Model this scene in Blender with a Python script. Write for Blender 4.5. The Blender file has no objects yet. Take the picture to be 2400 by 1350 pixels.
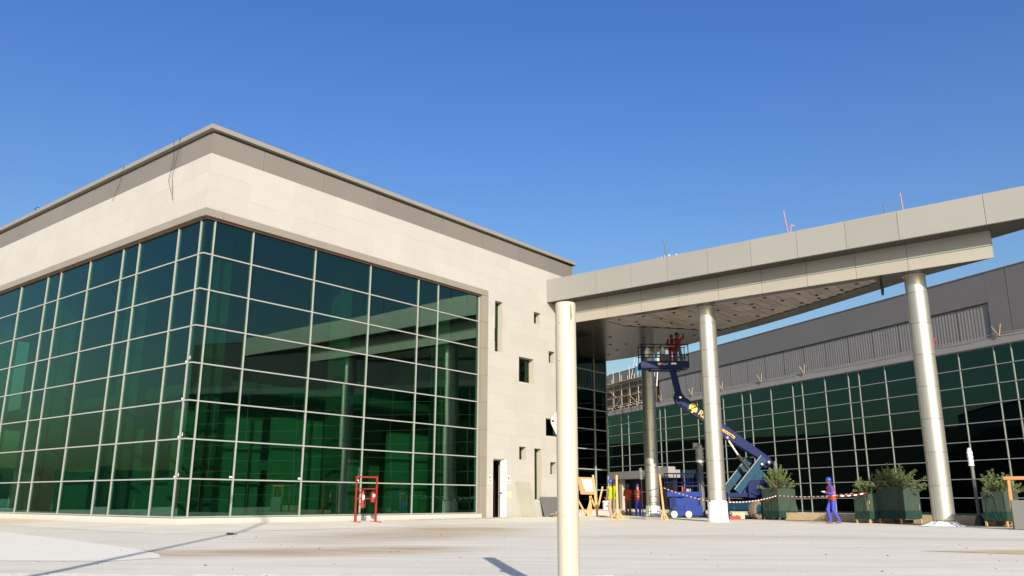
import bpy, bmesh, math, random
from mathutils import Vector, Matrix
R = math.radians
SC = bpy.context.scene
COL = SC.collection
rnd = random.Random(7)

# ------------------------------------------------------------------ camera, sky, sun, exposure
cam_d = bpy.data.cameras.new('camera'); cam = bpy.data.objects.new('camera', cam_d); COL.objects.link(cam)
cam_d.sensor_width = 36.0
cam_d.lens = 36.0 * 1940.83 / 2400.0
cam_d.clip_start = 0.1; cam_d.clip_end = 4000
cam.matrix_world = (Matrix.Translation((0, 0, 0.85)) @ Matrix.Rotation(R(90 + 14.3684), 4, 'X') @ Matrix.Rotation(R(0.1884), 4, 'Z'))
SC.camera = cam

SUN_EL, SUN_AZ = 23.5, 172.0          # azimuth clockwise from +Y (straight ahead), sun stands behind the camera
w = bpy.data.worlds.new('World'); SC.world = w; w.use_nodes = True
nt = w.node_tree; nt.nodes.clear()
wo = nt.nodes.new('ShaderNodeOutputWorld'); bg = nt.nodes.new('ShaderNodeBackground')
sky = nt.nodes.new('ShaderNodeTexSky'); sky.sky_type = 'NISHITA'; sky.sun_disc = False
sky.sun_elevation = R(SUN_EL); sky.sun_rotation = R(SUN_AZ)
sky.altitude = 0; sky.air_density = 1.75; sky.dust_density = 2.9; sky.ozone_density = 6.0
hs = nt.nodes.new('ShaderNodeHueSaturation'); hs.inputs['Saturation'].default_value = 1.25; hs.inputs['Hue'].default_value = 0.524
nt.links.new(sky.outputs[0], hs.inputs['Color']); nt.links.new(hs.outputs[0], bg.inputs[0])
bg.inputs[1].default_value = 0.103
nt.links.new(bg.outputs[0], wo.inputs[0])

sd = bpy.data.lights.new('sun', 'SUN'); so = bpy.data.objects.new('sun', sd); COL.objects.link(so)
sd.energy = 4.2; sd.angle = R(0.5); sd.color = (1.0, 0.905, 0.77)
to_sun = Vector((math.sin(R(SUN_AZ)) * math.cos(R(SUN_EL)), math.cos(R(SUN_AZ)) * math.cos(R(SUN_EL)), math.sin(R(SUN_EL))))
so.rotation_euler = to_sun.to_track_quat('Z', 'Y').to_euler(); so.location = (0, -20, 30)

SC.view_settings.view_transform = 'Standard'; SC.view_settings.look = 'None'
SC.view_settings.exposure = 0.72; SC.view_settings.gamma = 1.0; SC.view_settings.use_curve_mapping = False
SC.cycles.max_bounces = 10; SC.cycles.transparent_max_bounces = 24
SC.cycles.caustics_reflective = False; SC.cycles.caustics_refractive = False
SC.cycles.use_denoising = True

# ------------------------------------------------------------------ materials
def nodes_of(m):
    m.use_nodes = True; t = m.node_tree; t.nodes.clear()
    out = t.nodes.new('ShaderNodeOutputMaterial'); return t, out

def mat(name, col, rough=0.6, metal=0.0, var=0.10, scale=1.5, bump=0.0, bscale=60, piece=0.0, stretch=None, spec=0.5, fine=0.05):
    """Plain surface: world-space noise gives patchy colour, fine grain and small relief; `piece` varies it from object to object."""
    m = bpy.data.materials.new(name); t, out = nodes_of(m); N = t.nodes.new; L = t.links.new
    b = N('ShaderNodeBsdfPrincipled'); L(b.outputs[0], out.inputs[0])
    b.inputs['Roughness'].default_value = rough; b.inputs['Metallic'].default_value = metal
    b.inputs['Specular IOR Level'].default_value = spec
    g = N('ShaderNodeNewGeometry'); pos = g.outputs['Position']
    if stretch:
        mp = N('ShaderNodeMapping'); mp.inputs['Scale'].default_value = stretch; L(pos, mp.inputs[0]); pos = mp.outputs[0]
    n1 = N('ShaderNodeTexNoise'); n1.inputs['Scale'].default_value = scale; n1.inputs['Detail'].default_value = 5; L(pos, n1.inputs['Vector'])
    n2 = N('ShaderNodeTexNoise'); n2.inputs['Scale'].default_value = bscale; n2.inputs['Detail'].default_value = 3; L(pos, n2.inputs['Vector'])
    def madd(src, k, c):
        x = N('ShaderNodeMath'); x.operation = 'MULTIPLY_ADD'; L(src, x.inputs[0]); x.inputs[1].default_value = k; x.inputs[2].default_value = c; return x.outputs[0]
    v = madd(n1.outputs[0], 2 * var, 1 - var)
    v2 = madd(n2.outputs[0], 2 * fine, 1 - fine)
    x = N('ShaderNodeMath'); x.operation = 'MULTIPLY'; L(v, x.inputs[0]); L(v2, x.inputs[1]); v = x.outputs[0]
    if piece:
        oi = N('ShaderNodeObjectInfo'); p = madd(oi.outputs['Random'], 2 * piece, 1 - piece)
        x = N('ShaderNodeMath'); x.operation = 'MULTIPLY'; L(v, x.inputs[0]); L(p, x.inputs[1]); v = x.outputs[0]
    vm = N('ShaderNodeVectorMath'); vm.operation = 'SCALE'; vm.inputs[0].default_value = col; L(v, vm.inputs['Scale'])
    L(vm.outputs[0], b.inputs['Base Color'])
    r = madd(n1.outputs[0], 0.16, rough - 0.08); L(r, b.inputs['Roughness'])
    if bump:
        bp = N('ShaderNodeBump'); bp.inputs['Strength'].default_value = bump; bp.inputs['Distance'].default_value = 0.01
        L(n2.outputs[0], bp.inputs['Height']); L(bp.outputs[0], b.inputs['Normal'])
    return m

def glass_mat(name, tint, refl, r0, wob=0.007):
    """Coated green glazing: tinted see-through plus a mirror part that grows at grazing angles; slow waviness bends reflections."""
    m = bpy.data.materials.new(name); t, out = nodes_of(m); N = t.nodes.new; L = t.links.new
    tr = N('ShaderNodeBsdfTransparent'); tr.inputs[0].default_value = (*tint, 1)
    gl = N('ShaderNodeBsdfGlossy'); gl.inputs['Color'].default_value = (*refl, 1); gl.inputs['Roughness'].default_value = 0.0
    lw = N('ShaderNodeLayerWeight'); lw.inputs[0].default_value = 0.5
    pw = N('ShaderNodeMath'); pw.operation = 'POWER'; L(lw.outputs['Facing'], pw.inputs[0]); pw.inputs[1].default_value = 4.0
    md = N('ShaderNodeMath'); md.operation = 'MULTIPLY_ADD'; L(pw.outputs[0], md.inputs[0]); md.inputs[1].default_value = 0.75; md.inputs[2].default_value = r0
    mx = N('ShaderNodeMixShader'); L(md.outputs[0], mx.inputs[0]); L(tr.outputs[0], mx.inputs[1]); L(gl.outputs[0], mx.inputs[2])
    L(mx.outputs[0], out.inputs[0])
    g = N('ShaderNodeNewGeometry'); oi = N('ShaderNodeObjectInfo')
    ad = N('ShaderNodeVectorMath'); ad.operation = 'ADD'; L(g.outputs['Position'], ad.inputs[0])
    sc = N('ShaderNodeMath'); sc.operation = 'MULTIPLY'; L(oi.outputs['Random'], sc.inputs[0]); sc.inputs[1].default_value = 40.0; L(sc.outputs[0], ad.inputs[1])
    n = N('ShaderNodeTexNoise'); n.inputs['Scale'].default_value = 0.35; n.inputs['Detail'].default_value = 0; L(ad.outputs[0], n.inputs['Vector'])
    bp = N('ShaderNodeBump'); bp.inputs['Strength'].default_value = 1.0; bp.inputs['Distance'].default_value = wob; L(n.outputs[0], bp.inputs['Height'])
    L(bp.outputs[0], gl.inputs['Normal'])
    return m

M = {}
M['stone'] = mat('cream_limestone', (0.398, 0.383, 0.355), 0.75, var=0.06, scale=1.2, bump=0.15, bscale=25, piece=0.032)
M['reveal'] = mat('cream_plaster', (0.40, 0.365, 0.30), 0.8, var=0.08, scale=3, bump=0.1)
M['band'] = mat('taupe_panel', (0.175, 0.158, 0.14), 0.5, var=0.05, scale=.8, piece=0.05)
M['trim'] = mat('taupe_trim', (0.235, 0.21, 0.175), 0.5, var=0.06, piece=0.04)
M['coping'] = mat('taupe_coping', (0.245, 0.225, 0.195), 0.45, var=0.05)
M['alu'] = mat('pale_aluminium', (0.31, 0.32, 0.30), 0.42, var=0.05)
M['alu_far'] = mat('grey_aluminium', (0.25, 0.26, 0.25), 0.45, var=0.05)
M['alu_recess'] = mat('recess_aluminium', (0.36, 0.38, 0.36), 0.45, var=0.05)  # even tone for recessed windows and the set-back glass wall
M['sill'] = mat('plinth_stone', (0.50, 0.475, 0.42), 0.8, var=0.08, bump=0.2, scale=2.5)
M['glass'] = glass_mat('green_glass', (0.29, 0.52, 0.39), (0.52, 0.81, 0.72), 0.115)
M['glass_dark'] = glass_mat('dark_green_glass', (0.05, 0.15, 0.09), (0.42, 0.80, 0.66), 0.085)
M['inner_wall'] = mat('interior_plaster', (0.58, 0.56, 0.52), 0.85, var=0.12, scale=.7)
M['inner_floor'] = mat('interior_screed', (0.30, 0.29, 0.27), 0.85, var=0.15, scale=.7)
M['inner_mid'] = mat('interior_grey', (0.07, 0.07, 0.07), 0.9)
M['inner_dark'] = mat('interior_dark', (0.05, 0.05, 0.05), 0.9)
M['canopy'] = mat('champagne_panel', (0.285, 0.278, 0.256), 0.42, metal=0.1, var=0.04, scale=.5, piece=0.04)
M['beam'] = mat('pale_champagne_panel', (0.355, 0.33, 0.28), 0.4, metal=0.1, var=0.04, scale=.5, piece=0.03)
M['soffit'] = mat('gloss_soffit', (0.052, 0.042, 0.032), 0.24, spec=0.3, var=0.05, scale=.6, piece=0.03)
M['board'] = mat('soffit_board', (0.33, 0.285, 0.24), 0.5, spec=.25, var=0.18, scale=2.2, piece=0.14)
M['column'] = mat('brushed_champagne_metal', (0.53, 0.508, 0.455), 0.42, metal=0.8, var=0.06, scale=1.0, stretch=(1, 1, .2), piece=0.05)
M['post'] = mat('cream_paint', (0.44, 0.405, 0.325), 0.42, var=0.07, scale=5, bump=0.06, stretch=(1, 1, .25))
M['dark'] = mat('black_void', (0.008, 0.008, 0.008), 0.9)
M['hole'] = mat('dark_hole', (0.012, 0.011, 0.01), 0.9)
M['grey_panel'] = mat('graphite_panel', (0.135, 0.128, 0.125), 0.5, var=0.05, scale=.4, piece=0.03)
M['grey_light'] = mat('grey_ledge', (0.26, 0.245, 0.235), 0.6, var=0.08, scale=.6)
M['louvre'] = mat('grey_corrugated', (0.175, 0.17, 0.167), 0.6, var=0.16, scale=1.5, stretch=(1, 1, .12))
M['wood'] = mat('pale_timber', (0.50, 0.29, 0.105), 0.65, var=0.2, scale=4, stretch=(1, 1, .3), bump=0.1, piece=0.12)
M['wood_red'] = mat('red_brown_timber', (0.45, 0.19, 0.07), 0.6, var=0.18, scale=4, piece=0.08)
M['plank'] = mat('weathered_plank', (0.36, 0.27, 0.165), 0.8, var=0.3, scale=3, piece=0.2)
M['brown_ply'] = mat('brown_formwork', (0.14, 0.08, 0.05), 0.8, var=0.3, scale=1.5, piece=0.2)
M['galv'] = mat('galvanised_tube', (0.45, 0.43, 0.40), 0.5, metal=0.3, var=0.2)
M['red'] = mat('red_paint', (0.30, 0.014, 0.012), 0.45, var=0.12, scale=6)
M['red_dull'] = mat('dull_red_paint', (0.45, 0.045, 0.035), 0.5, var=0.25, scale=12)
M['blue'] = mat('deep_blue_paint', (0.0045, 0.013, 0.078), 0.5, spec=.15, var=0.14, scale=3)
M['blue_lift'] = mat('bright_blue_paint', (0.006, 0.028, 0.20), 0.5, spec=.2, var=0.16, scale=4)
M['teal'] = mat('teal_blue_paint', (0.010, 0.050, 0.095), 0.6, spec=.2, var=0.2, scale=4)
M['tyre'] = mat('dusty_rubber', (0.17, 0.135, 0.095), 0.9, var=0.3, scale=8, bump=0.3)
M['tyre_white'] = mat('white_rubber', (0.60, 0.58, 0.50), 0.8, var=0.12, scale=8)
M['black'] = mat('black_paint', (0.015, 0.015, 0.017), 0.5)
M['white'] = mat('white_paint', (0.78, 0.78, 0.76), 0.5, var=0.05)
M['wrap'] = mat('white_plastic_wrap', (0.74, 0.76, 0.76), 0.28, var=0.08, scale=5, bump=0.5, bscale=14)
M['grey'] = mat('mid_grey', (0.12, 0.12, 0.12), 0.6, var=0.15)
M['net'] = mat('green_shade_net', (0.045, 0.068, 0.053), 0.9, spec=.15, var=0.18, scale=3, bump=0.3, bscale=40)
M['net_dark'] = mat('dark_green_shade_net', (0.016, 0.046, 0.038), 0.9, spec=.15, var=0.18, scale=3)
M['leaf'] = mat('grey_green_leaf', (0.135, 0.185, 0.06), 0.7, var=0.4, scale=5, piece=.1)
M['bark'] = mat('brown_bark', (0.12, 0.08, 0.05), 0.9, var=0.2, scale=8)
M['kerb'] = mat('sandstone_kerb', (0.56, 0.44, 0.27), 0.85, var=0.15, scale=3, bump=0.4, bscale=20, piece=0.1)
M['soil'] = mat('brown_soil', (0.16, 0.115, 0.075), 0.95, var=0.3, scale=3, bump=0.6)
M['sand'] = mat('yellow_sand', (0.52, 0.40, 0.22), 0.95, var=0.2, scale=2.5, bump=0.4)
M['slab'] = mat('pale_screed_slab', (0.735, 0.705, 0.615), 0.85, var=0.05, scale=.8)
M['paver'] = mat('grey_paver', (0.66, 0.63, 0.565), 0.9, var=0.1, scale=1.5, bump=0.3, piece=0.05)
M['skin'] = mat('brown_skin', (0.14, 0.065, 0.04), 0.55, var=0.1, scale=10)
M['hair'] = mat('black_hair', (0.012, 0.01, 0.009), 0.7)
M['hivis_y'] = mat('yellow_vest', (0.62, 0.72, 0.015), 0.7, var=0.1, scale=8, bump=1.0, bscale=16)
M['hivis_o'] = mat('orange_vest', (0.78, 0.10, 0.025), 0.7, var=0.12, scale=8, bump=1.0, bscale=16)
M['tape_refl'] = mat('silver_band', (0.70, 0.66, 0.60), 0.45)
M['khaki'] = mat('khaki_cloth', (0.33, 0.235, 0.17), 0.85, var=0.2, scale=8, bump=1.0, bscale=16)
M['tan_shirt'] = mat('olive_brown_shirt', (0.17, 0.13, 0.07), 0.85, var=0.2, scale=8, bump=1.0, bscale=16)
M['brown_cloth'] = mat('brown_cloth', (0.105, 0.07, 0.045), 0.85, var=0.2, scale=8, bump=1.0, bscale=16)
M['navy'] = mat('blue_coverall', (0.05, 0.055, 0.42), 0.8, var=0.2, scale=8, bump=1.0, bscale=16)
M['navy_dark'] = mat('navy_cloth', (0.02, 0.028, 0.16), 0.8, var=0.2, scale=8, bump=1.0, bscale=16)
M['red_cloth'] = mat('red_coverall', (0.22, 0.016, 0.014), 0.85, var=0.2, scale=8, bump=1.0, bscale=16)
M['grey_cloth'] = mat('grey_blue_cloth', (0.10, 0.11, 0.13), 0.8, var=0.2, scale=8, bump=1.0, bscale=16)
M['helmet'] = mat('blue_helmet', (0.012, 0.06, 0.46), 0.28, var=0.03)
M['pink_cloth'] = mat('pink_scarf', (0.62, 0.22, 0.25), 0.8)
M['glove'] = mat('white_glove', (0.70, 0.68, 0.62), 0.8)
M['boot'] = mat('dusty_boot', (0.10, 0.075, 0.055), 0.8)
M['yellow_print'] = mat('yellow_lettering', (0.75, 0.42, 0.03), 0.5)
M['paper'] = mat('white_paper', (0.80, 0.80, 0.78), 0.7, var=0.03)
M['sign_blue'] = mat('sign_blue', (0.02, 0.03, 0.16), 0.5)
M['glass_sheet'] = glass_mat('loose_glass', (1.0, 1.0, 0.972), (0.8, 0.9, 0.7), 0.02)
M['rod_pink'] = mat('faded_red_rod', (0.34, 0.17, 0.17), 0.6, var=.4, scale=9)
M['olive_tape'] = mat('olive_tape', (0.20, 0.20, 0.09), 0.7)
M['tarp'] = mat('light_blue_tarp', (0.10, 0.32, 0.50), 0.5, var=0.2, scale=2)
M['yellow_patch'] = mat('pale_yellow_smear', (0.62, 0.56, 0.28), 0.8, var=.2, scale=8)
M['debris'] = mat('grey_metal_scrap', (0.30, 0.30, 0.28), 0.5, var=0.5, scale=9)

def ground_mat():
    m = bpy.data.materials.new('dusty_paved_ground'); t, out = nodes_of(m); N = t.nodes.new; L = t.links.new
    b = N('ShaderNodeBsdfPrincipled'); L(b.outputs[0], out.inputs[0]); b.inputs['Roughness'].default_value = 0.9
    b.inputs['Specular IOR Level'].default_value = 0.25
    g = N('ShaderNodeNewGeometry'); P = g.outputs['Position']
    def noise(scale, detail=6, st=None, rough=.55):
        n = N('ShaderNodeTexNoise'); n.inputs['Scale'].default_value = scale; n.inputs['Detail'].default_value = detail; n.inputs['Roughness'].default_value = rough
        if st:
            mp = N('ShaderNodeMapping'); mp.inputs['Scale'].default_value = st; mp.inputs['Rotation'].default_value = (0, 0, R(14)); L(P, mp.inputs[0]); L(mp.outputs[0], n.inputs['Vector'])
        else: L(P, n.inputs['Vector'])
        return n.outputs[0]
    def ramp(src, a, c):
        r = N('ShaderNodeMapRange'); r.inputs[1].default_value = a; r.inputs[2].default_value = c; L(src, r.inputs[0]); r.clamp = True; return r.outputs[0]
    def mul(a, c):
        x = N('ShaderNodeMath'); x.operation = 'MULTIPLY'; L(a, x.inputs[0])
        if isinstance(c, float): x.inputs[1].default_value = c
        else: L(c, x.inputs[1])
        return x.outputs[0]
    def mix(f, a, c):
        x = N('ShaderNodeMix'); x.data_type = 'RGBA'; L(f, x.inputs['Factor'])
        for k, v in (('A', a), ('B', c)):
            s = [i for i in x.inputs if i.name == k and i.type == 'RGBA'][0]
            if isinstance(v, tuple): s.default_value = (*v, 1)
            else: L(v, s)
        return [o for o in x.outputs if o.type == 'RGBA'][0]
    c = mix(ramp(noise(.16), .35, .68), (0.705, 0.675, 0.58), (0.64, 0.61, 0.525))
    c = mix(mul(ramp(noise(1.1, 8, (.35, 1.6, 1)), .42, .68), .8), c, (0.575, 0.535, 0.445))
    c = mix(mul(ramp(noise(9, 4), .55, .75), .3), c, (0.74, 0.715, 0.66))
    br = N('ShaderNodeTexBrick'); br.inputs['Scale'].default_value = 1.0; br.inputs['Brick Width'].default_value = .242; br.inputs['Row Height'].default_value = .122
    br.inputs['Mortar Size'].default_value = .004; br.inputs['Mortar Smooth'].default_value = .3; L(P, br.inputs['Vector'])
    c = mix(mul(br.outputs['Fac'], .45), c, (0.40, 0.37, 0.31))
    # sandy spill and tyre-dragged dust: elongated smears lying on the paving
    def smear(cx, cy, rx, ry, rot, col, k):
        nonlocal c
        mp = N('ShaderNodeMapping'); mp.vector_type = 'TEXTURE'; mp.inputs['Location'].default_value = (cx, cy, 0); mp.inputs['Rotation'].default_value = (0, 0, R(rot)); mp.inputs['Scale'].default_value = (rx, ry, 1)
        L(P, mp.inputs[0]); ln = N('ShaderNodeVectorMath'); ln.operation = 'LENGTH'; L(mp.outputs[0], ln.inputs[0])
        fall = ramp(ln.outputs['Value'], 1.0, 0.35)
        st = ramp(noise(2.2, 7, (.3, 1.5, 1), .7), .30, .58)
        c = mix(mul(mul(fall, st), k), c, col)
    smear(-5.2, 14.0, 5.0, 1.3, 3, (0.42, 0.325, 0.20), .9)
    smear(-2.9, 15.0, 3.4, 1.5, 20, (0.41, 0.32, 0.19), 1.0)
    smear(-2.6, 21.5, 3.2, 5.4, -20, (0.44, 0.355, 0.235), 1.0)
    smear(-1.6, 26.0, 3.0, 2.6, 0, (0.40, 0.32, 0.16), 1.0)
    smear(-18.5, 30.0, 5.5, 3.0, 25, (0.58, 0.48, 0.28), .9)
    smear(5.0, 21.0, 6.0, 1.8, 5, (0.46, 0.40, 0.30), .6)
    smear(12.0, 20.0, 5.0, 1.2, -5, (0.44, 0.39, 0.31), .6)
    L(c, b.inputs['Base Color'])
    bp = N('ShaderNodeBump'); bp.inputs['Strength'].default_value = 0.35; bp.inputs['Distance'].default_value = 0.02
    L(noise(14, 6), bp.inputs['Height']); L(bp.outputs[0], b.inputs['Normal'])
    return m
M['ground'] = ground_mat()

# ------------------------------------------------------------------ mesh helpers
def dims_box(c, d, rot=None):
    cx, cy, cz = c; x, y, z = d[0] / 2, d[1] / 2, d[2] / 2
    vs = [Vector((sx * x, sy * y, sz * z)) for sz in (-1, 1) for sy in (-1, 1) for sx in (-1, 1)]
    if rot is not None: vs = [rot @ v for v in vs]
    return [v + Vector(c) for v in vs]
BF = [(0, 2, 3, 1), (4, 5, 7, 6), (0, 1, 5, 4), (2, 6, 7, 3), (0, 4, 6, 2), (1, 3, 7, 5)]

class MB:
    """Collects shapes, then links them as one mesh object."""
    def __init__(s): s.v = []; s.f = []; s.mi = []; s.sm = []
    def add(s, vs, fs, mi=0, smooth=False):
        k = len(s.v); s.v += [tuple(v) for v in vs]
        for f in fs: s.f.append(tuple(i + k for i in f)); s.mi.append(mi); s.sm.append(smooth)
        return s
    def box(s, c, d, rot=None, mi=0): return s.add(dims_box(c, d, rot), BF, mi)
    def mm(s, x0, x1, y0, y1, z0, z1, mi=0): return s.box(((x0 + x1) / 2, (y0 + y1) / 2, (z0 + z1) / 2), (x1 - x0, y1 - y0, z1 - z0), None, mi)
    def bar(s, a, b, w, h=None, up=(0, 0, 1), mi=0):
        a = Vector(a); b = Vector(b); d = b - a; L = d.length; d.normalize(); h = h or w
        up = Vector(up)
        if abs(d.dot(up)) > .98: up = Vector((1, 0, 0)) if abs(d.x) < .9 else Vector((0, 1, 0))
        x = d.cross(up).normalized(); y = x.cross(d).normalized()
        return s.box((a + b) / 2, (w, L, h), Matrix((x, d, y)).transposed(), mi)
    def tube(s, pts, r, n=10, mi=0, cap=True, smooth=True):
        pts = [Vector(p) for p in pts]; rs = r if isinstance(r, (list, tuple)) else [r] * len(pts)
        vs = []; fs = []; px = None
        for i, p in enumerate(pts):
            d = (pts[min(i + 1, len(pts) - 1)] - pts[max(i - 1, 0)]).normalized()
            if px is None:
                u = Vector((0, 0, 1)) if abs(d.z) < .9 else Vector((1, 0, 0)); px = d.cross(u).normalized()
            else: px = (px - d * px.dot(d)).normalized()
            py = d.cross(px)
            for k in range(n):
                a = 2 * math.pi * k / n; vs.append(p + px * (math.cos(a) * rs[i]) + py * (math.sin(a) * rs[i]))
        for i in range(len(pts) - 1):
            for k in range(n): fs.append((i * n + k, i * n + (k + 1) % n, (i + 1) * n + (k + 1) % n, (i + 1) * n + k))
        s.add(vs, fs, mi, smooth)
        if cap:
            m = (len(pts) - 1) * n
            s.add(vs[:n], [tuple(reversed(range(n)))], mi); s.add(vs[m:m + n], [tuple(range(n))], mi)
        return s
    def lathe(s, c, prof, n=24, mi=0, axis='z', smooth=True):
        c = Vector(c); vs = []; fs = []
        for r, z in prof:
            for k in range(n):
                a = 2 * math.pi * k / n
                p = (r * math.cos(a), r * math.sin(a), z)
                if axis == 'x': p = (p[2], p[0], p[1])
                if axis == 'y': p = (p[0], p[2], -p[1])
                vs.append(c + Vector(p))
        for i in range(len(prof) - 1):
            for k in range(n): fs.append((i * n + k, i * n + (k + 1) % n, (i + 1) * n + (k + 1) % n, (i + 1) * n + k))
        s.add(vs, fs, mi, smooth)
        if prof[0][0] > 1e-4: s.add(vs[:n], [tuple(reversed(range(n)))], mi)
        if prof[-1][0] > 1e-4: s.add(vs[-n:], [tuple(range(n))], mi)
        return s
    def prism(s, poly, z0, z1, mi=0):
        n = len(poly); vs = [(x, y, z0) for x, y in poly] + [(x, y, z1) for x, y in poly]
        fs = [tuple(reversed(range(n))), tuple(range(n, 2 * n))] + [(i, (i + 1) % n, n + (i + 1) % n, n + i) for i in range(n)]
        return s.add(vs, fs, mi)
    def slabxz(s, poly, y0, y1, mi=0):
        """Outline in x,z pushed out along y."""
        n = len(poly); vs = [(x, y0, z) for x, z in poly] + [(x, y1, z) for x, z in poly]
        fs = [tuple(range(n)), tuple(reversed(range(n, 2 * n)))] + [(n + i, n + (i + 1) % n, (i + 1) % n, i) for i in range(n)]
        return s.add(vs, fs, mi)
    def ball(s, c, r, n=14, m=9, mi=0):
        r = r if isinstance(r, (tuple, list)) else (r, r, r)
        vs = []; fs = []; c = Vector(c)
        for i in range(m + 1):
            t = math.pi * i / m
            for k in range(n):
                a = 2 * math.pi * k / n
                vs.append(c + Vector((r[0] * math.sin(t) * math.cos(a), r[1] * math.sin(t) * math.sin(a), -r[2] * math.cos(t))))
        for i in range(m):
            for k in range(n): fs.append((i * n + k, i * n + (k + 1) % n, (i + 1) * n + (k + 1) % n, (i + 1) * n + k))
        return s.add(vs, fs, mi, True)
    def build(s, name, mats, parent=None, bevel=0):
        me = bpy.data.meshes.new(name); me.from_pydata(s.v, [], s.f)
        for m in (mats if isinstance(mats, (list, tuple)) else [mats]): me.materials.append(M[m] if isinstance(m, str) else m)
        me.polygons.foreach_set('material_index', s.mi); me.polygons.foreach_set('use_smooth', s.sm)
        me.validate(); me.update()
        o = bpy.data.objects.new(name, me); COL.objects.link(o); o.parent = parent
        if bevel:
            b = o.modifiers.new('bevel', 'BEVEL'); b.width = bevel; b.segments = 2; b.limit_method = 'ANGLE'
        return o

UNIT = {}
def piece(name, material, parent, c, d, rot=None):
    """One box-shaped piece that shares its mesh with all pieces of the same material."""
    if material not in UNIT:
        me = bpy.data.meshes.new('piece_' + material); me.from_pydata([tuple(v) for v in dims_box((0, 0, 0), (1, 1, 1))], [], BF)
        me.materials.append(M[material]); UNIT[material] = me
    o = bpy.data.objects.new(name, UNIT[material]); COL.objects.link(o); o.parent = parent
    o.location = c; o.scale = d
    if rot: o.rotation_euler = rot
    return o
def pmm(name, material, parent, x0, x1, y0, y1, z0, z1):
    return piece(name, material, parent, ((x0 + x1) / 2, (y0 + y1) / 2, (z0 + z1) / 2), (x1 - x0, y1 - y0, z1 - z0))

def tag(o, label=None, cat=None, group=None, kind=None):
    if label: o['label'] = label
    if cat: o['category'] = cat
    if group: o['group'] = group
    if kind: o['kind'] = kind
    return o
def thing(name, loc, rz, label, cat, group=None):
    o = bpy.data.objects.new(name, None); COL.objects.link(o); o.location = loc; o.rotation_euler = (0, 0, R(rz))
    o.empty_display_size = .3
    return tag(o, label, cat, group)
def copy_tree(o, parent=None):
    c = o.copy(); COL.objects.link(c)
    if parent: c.parent = parent
    for ch in o.children: copy_tree(ch, c)
    return c

# ------------------------------------------------------------------ setting: ground
g = MB().add([(-1500, -1500, 0), (1500, -1500, 0), (1500, 1500, 0), (-1500, 1500, 0)], [(0, 1, 2, 3)]).build('ground', 'ground')
tag(g, kind='structure')
# building frame: x runs along the right facade (away), y along the left facade (away to the left); origin = glass corner
TH = 51.102
CO = (-9.836, 25.286)
def bl(u, v, z=0):
    c, s = math.cos(R(TH)), math.sin(R(TH)); return Vector((CO[0] + u * c - v * s, CO[1] + u * s + v * c, z))
apron = MB()
def quad_strip(pin, pout, zin, zout):
    for i in range(len(pin) - 1):
        a, b, c, d = bl(*pin[i], zin), bl(*pin[i + 1], zin), bl(*pout[i + 1], zout), bl(*pout[i], zout)
        apron.add([d, c, b, a], [(0, 1, 2, 3)])
        apron.add([bl(*pin[i], -.1), bl(*pin[i + 1], -.1), bl(*pin[i + 1], zin), bl(*pin[i], zin)], [(0, 1, 2, 3)])
quad_strip([(-.3, 30), (-.3, -.3), (24, -.3)], [(-1.6, 30), (-2.2, -3.2), (24, -3.4)], .13, .004)
tag(apron.build('apron_walkway', 'ground'), kind='structure')
slab = MB().add([(-30, 12, .005), (-5.6, 12.2, .005), (-5.2, 12.9, .005), (-5.6, 13.8, .005), (-6.6, 15.2, .005), (-9.3, 18.3, .005), (-13.5, 22.8, .005), (-30, 27, .005)], [(0, 1, 2, 3, 4, 5, 6, 7)])
tag(slab.build('pale_slab', 'slab'), kind='structure')
sandp = MB().add([(7.2, 15.35, .005), (15, 16.6, .005), (15, 14.2, .005), (9.5, 13.7, .005), (8.6, 14.4, .005)], [(4, 3, 2, 1, 0)])
tag(sandp.build('sand_patch', 'sand'), kind='structure')
# interlocking pavers that can still be told apart in the foreground
for j in range(8):
    for i in range(33):
        x = -6.3 + i * .242 + (.12 if j % 2 else 0); y = 9.3 + j * .122
        if x < 1.2: piece('paver', 'paver', g, (x, y, .0015 + rnd.random() * .002), (.234, .115, .006))
soil = MB().add([(9.6, 44.2, .004), (14.2, 35.0, .004), (19.6, 25.0, .004), (24.5, 27.3, .004), (21.0, 38.0, .004), (13.0, 56, .004), (8.6, 50, .004)], [(0, 1, 2, 3, 4, 5, 6)])
tag(soil.build('planting_bed', 'soil'), kind='structure')

# ------------------------------------------------------------------ near building
bd = thing('office_building', (CO[0], CO[1], 0), TH, 'cream stone building with a large green glass corner and taupe roof band', 'building')
UEND, VEND = 20.43, 28.0
ZT = [1.442, 2.618, 3.777, 4.935, 6.106, 7.286, 8.452]; Z0, Z1 = .30, 9.66
MR = [.31, 1.755, 4.363, 6.99, 9.58, 10.74, 13.335]
ML = [.267, 1.62, 4.22, 5.36, 7.91, 10.38, 11.58, 14.16, 16.75, 17.95, 20.5, 23.1, 24.3, 26.9]
zs = [Z0] + ZT + [Z1]
def tilt(): return (rnd.gauss(0, .0022), rnd.gauss(0, .0022), rnd.gauss(0, .0022))
for cols, side in (([0.0] + MR, 'R'), ([0.0] + ML, 'L')):
    for i in range(len(cols) - 1):
        for k in range(8):
            a, b = cols[i] + .004, cols[i + 1]; lo, hi = zs[k], zs[k + 1]
            if side == 'R': piece('glass_pane', 'glass', bd, ((a + b) / 2, .012, (lo + hi) / 2), (b - a - .006, .014, hi - lo - .006), tilt())
            else: piece('glass_pane', 'glass', bd, (.012, (a + b) / 2, (lo + hi) / 2), (.014, b - a - .006, hi - lo - .006), tilt())
for u in MR: pmm('mullion', 'alu', bd, u - .02, u + .02, -.035, .10, Z0, Z1)
for v in ML: pmm('mullion', 'alu', bd, -.035, .10, v - .02, v + .02, Z0, Z1)
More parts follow.
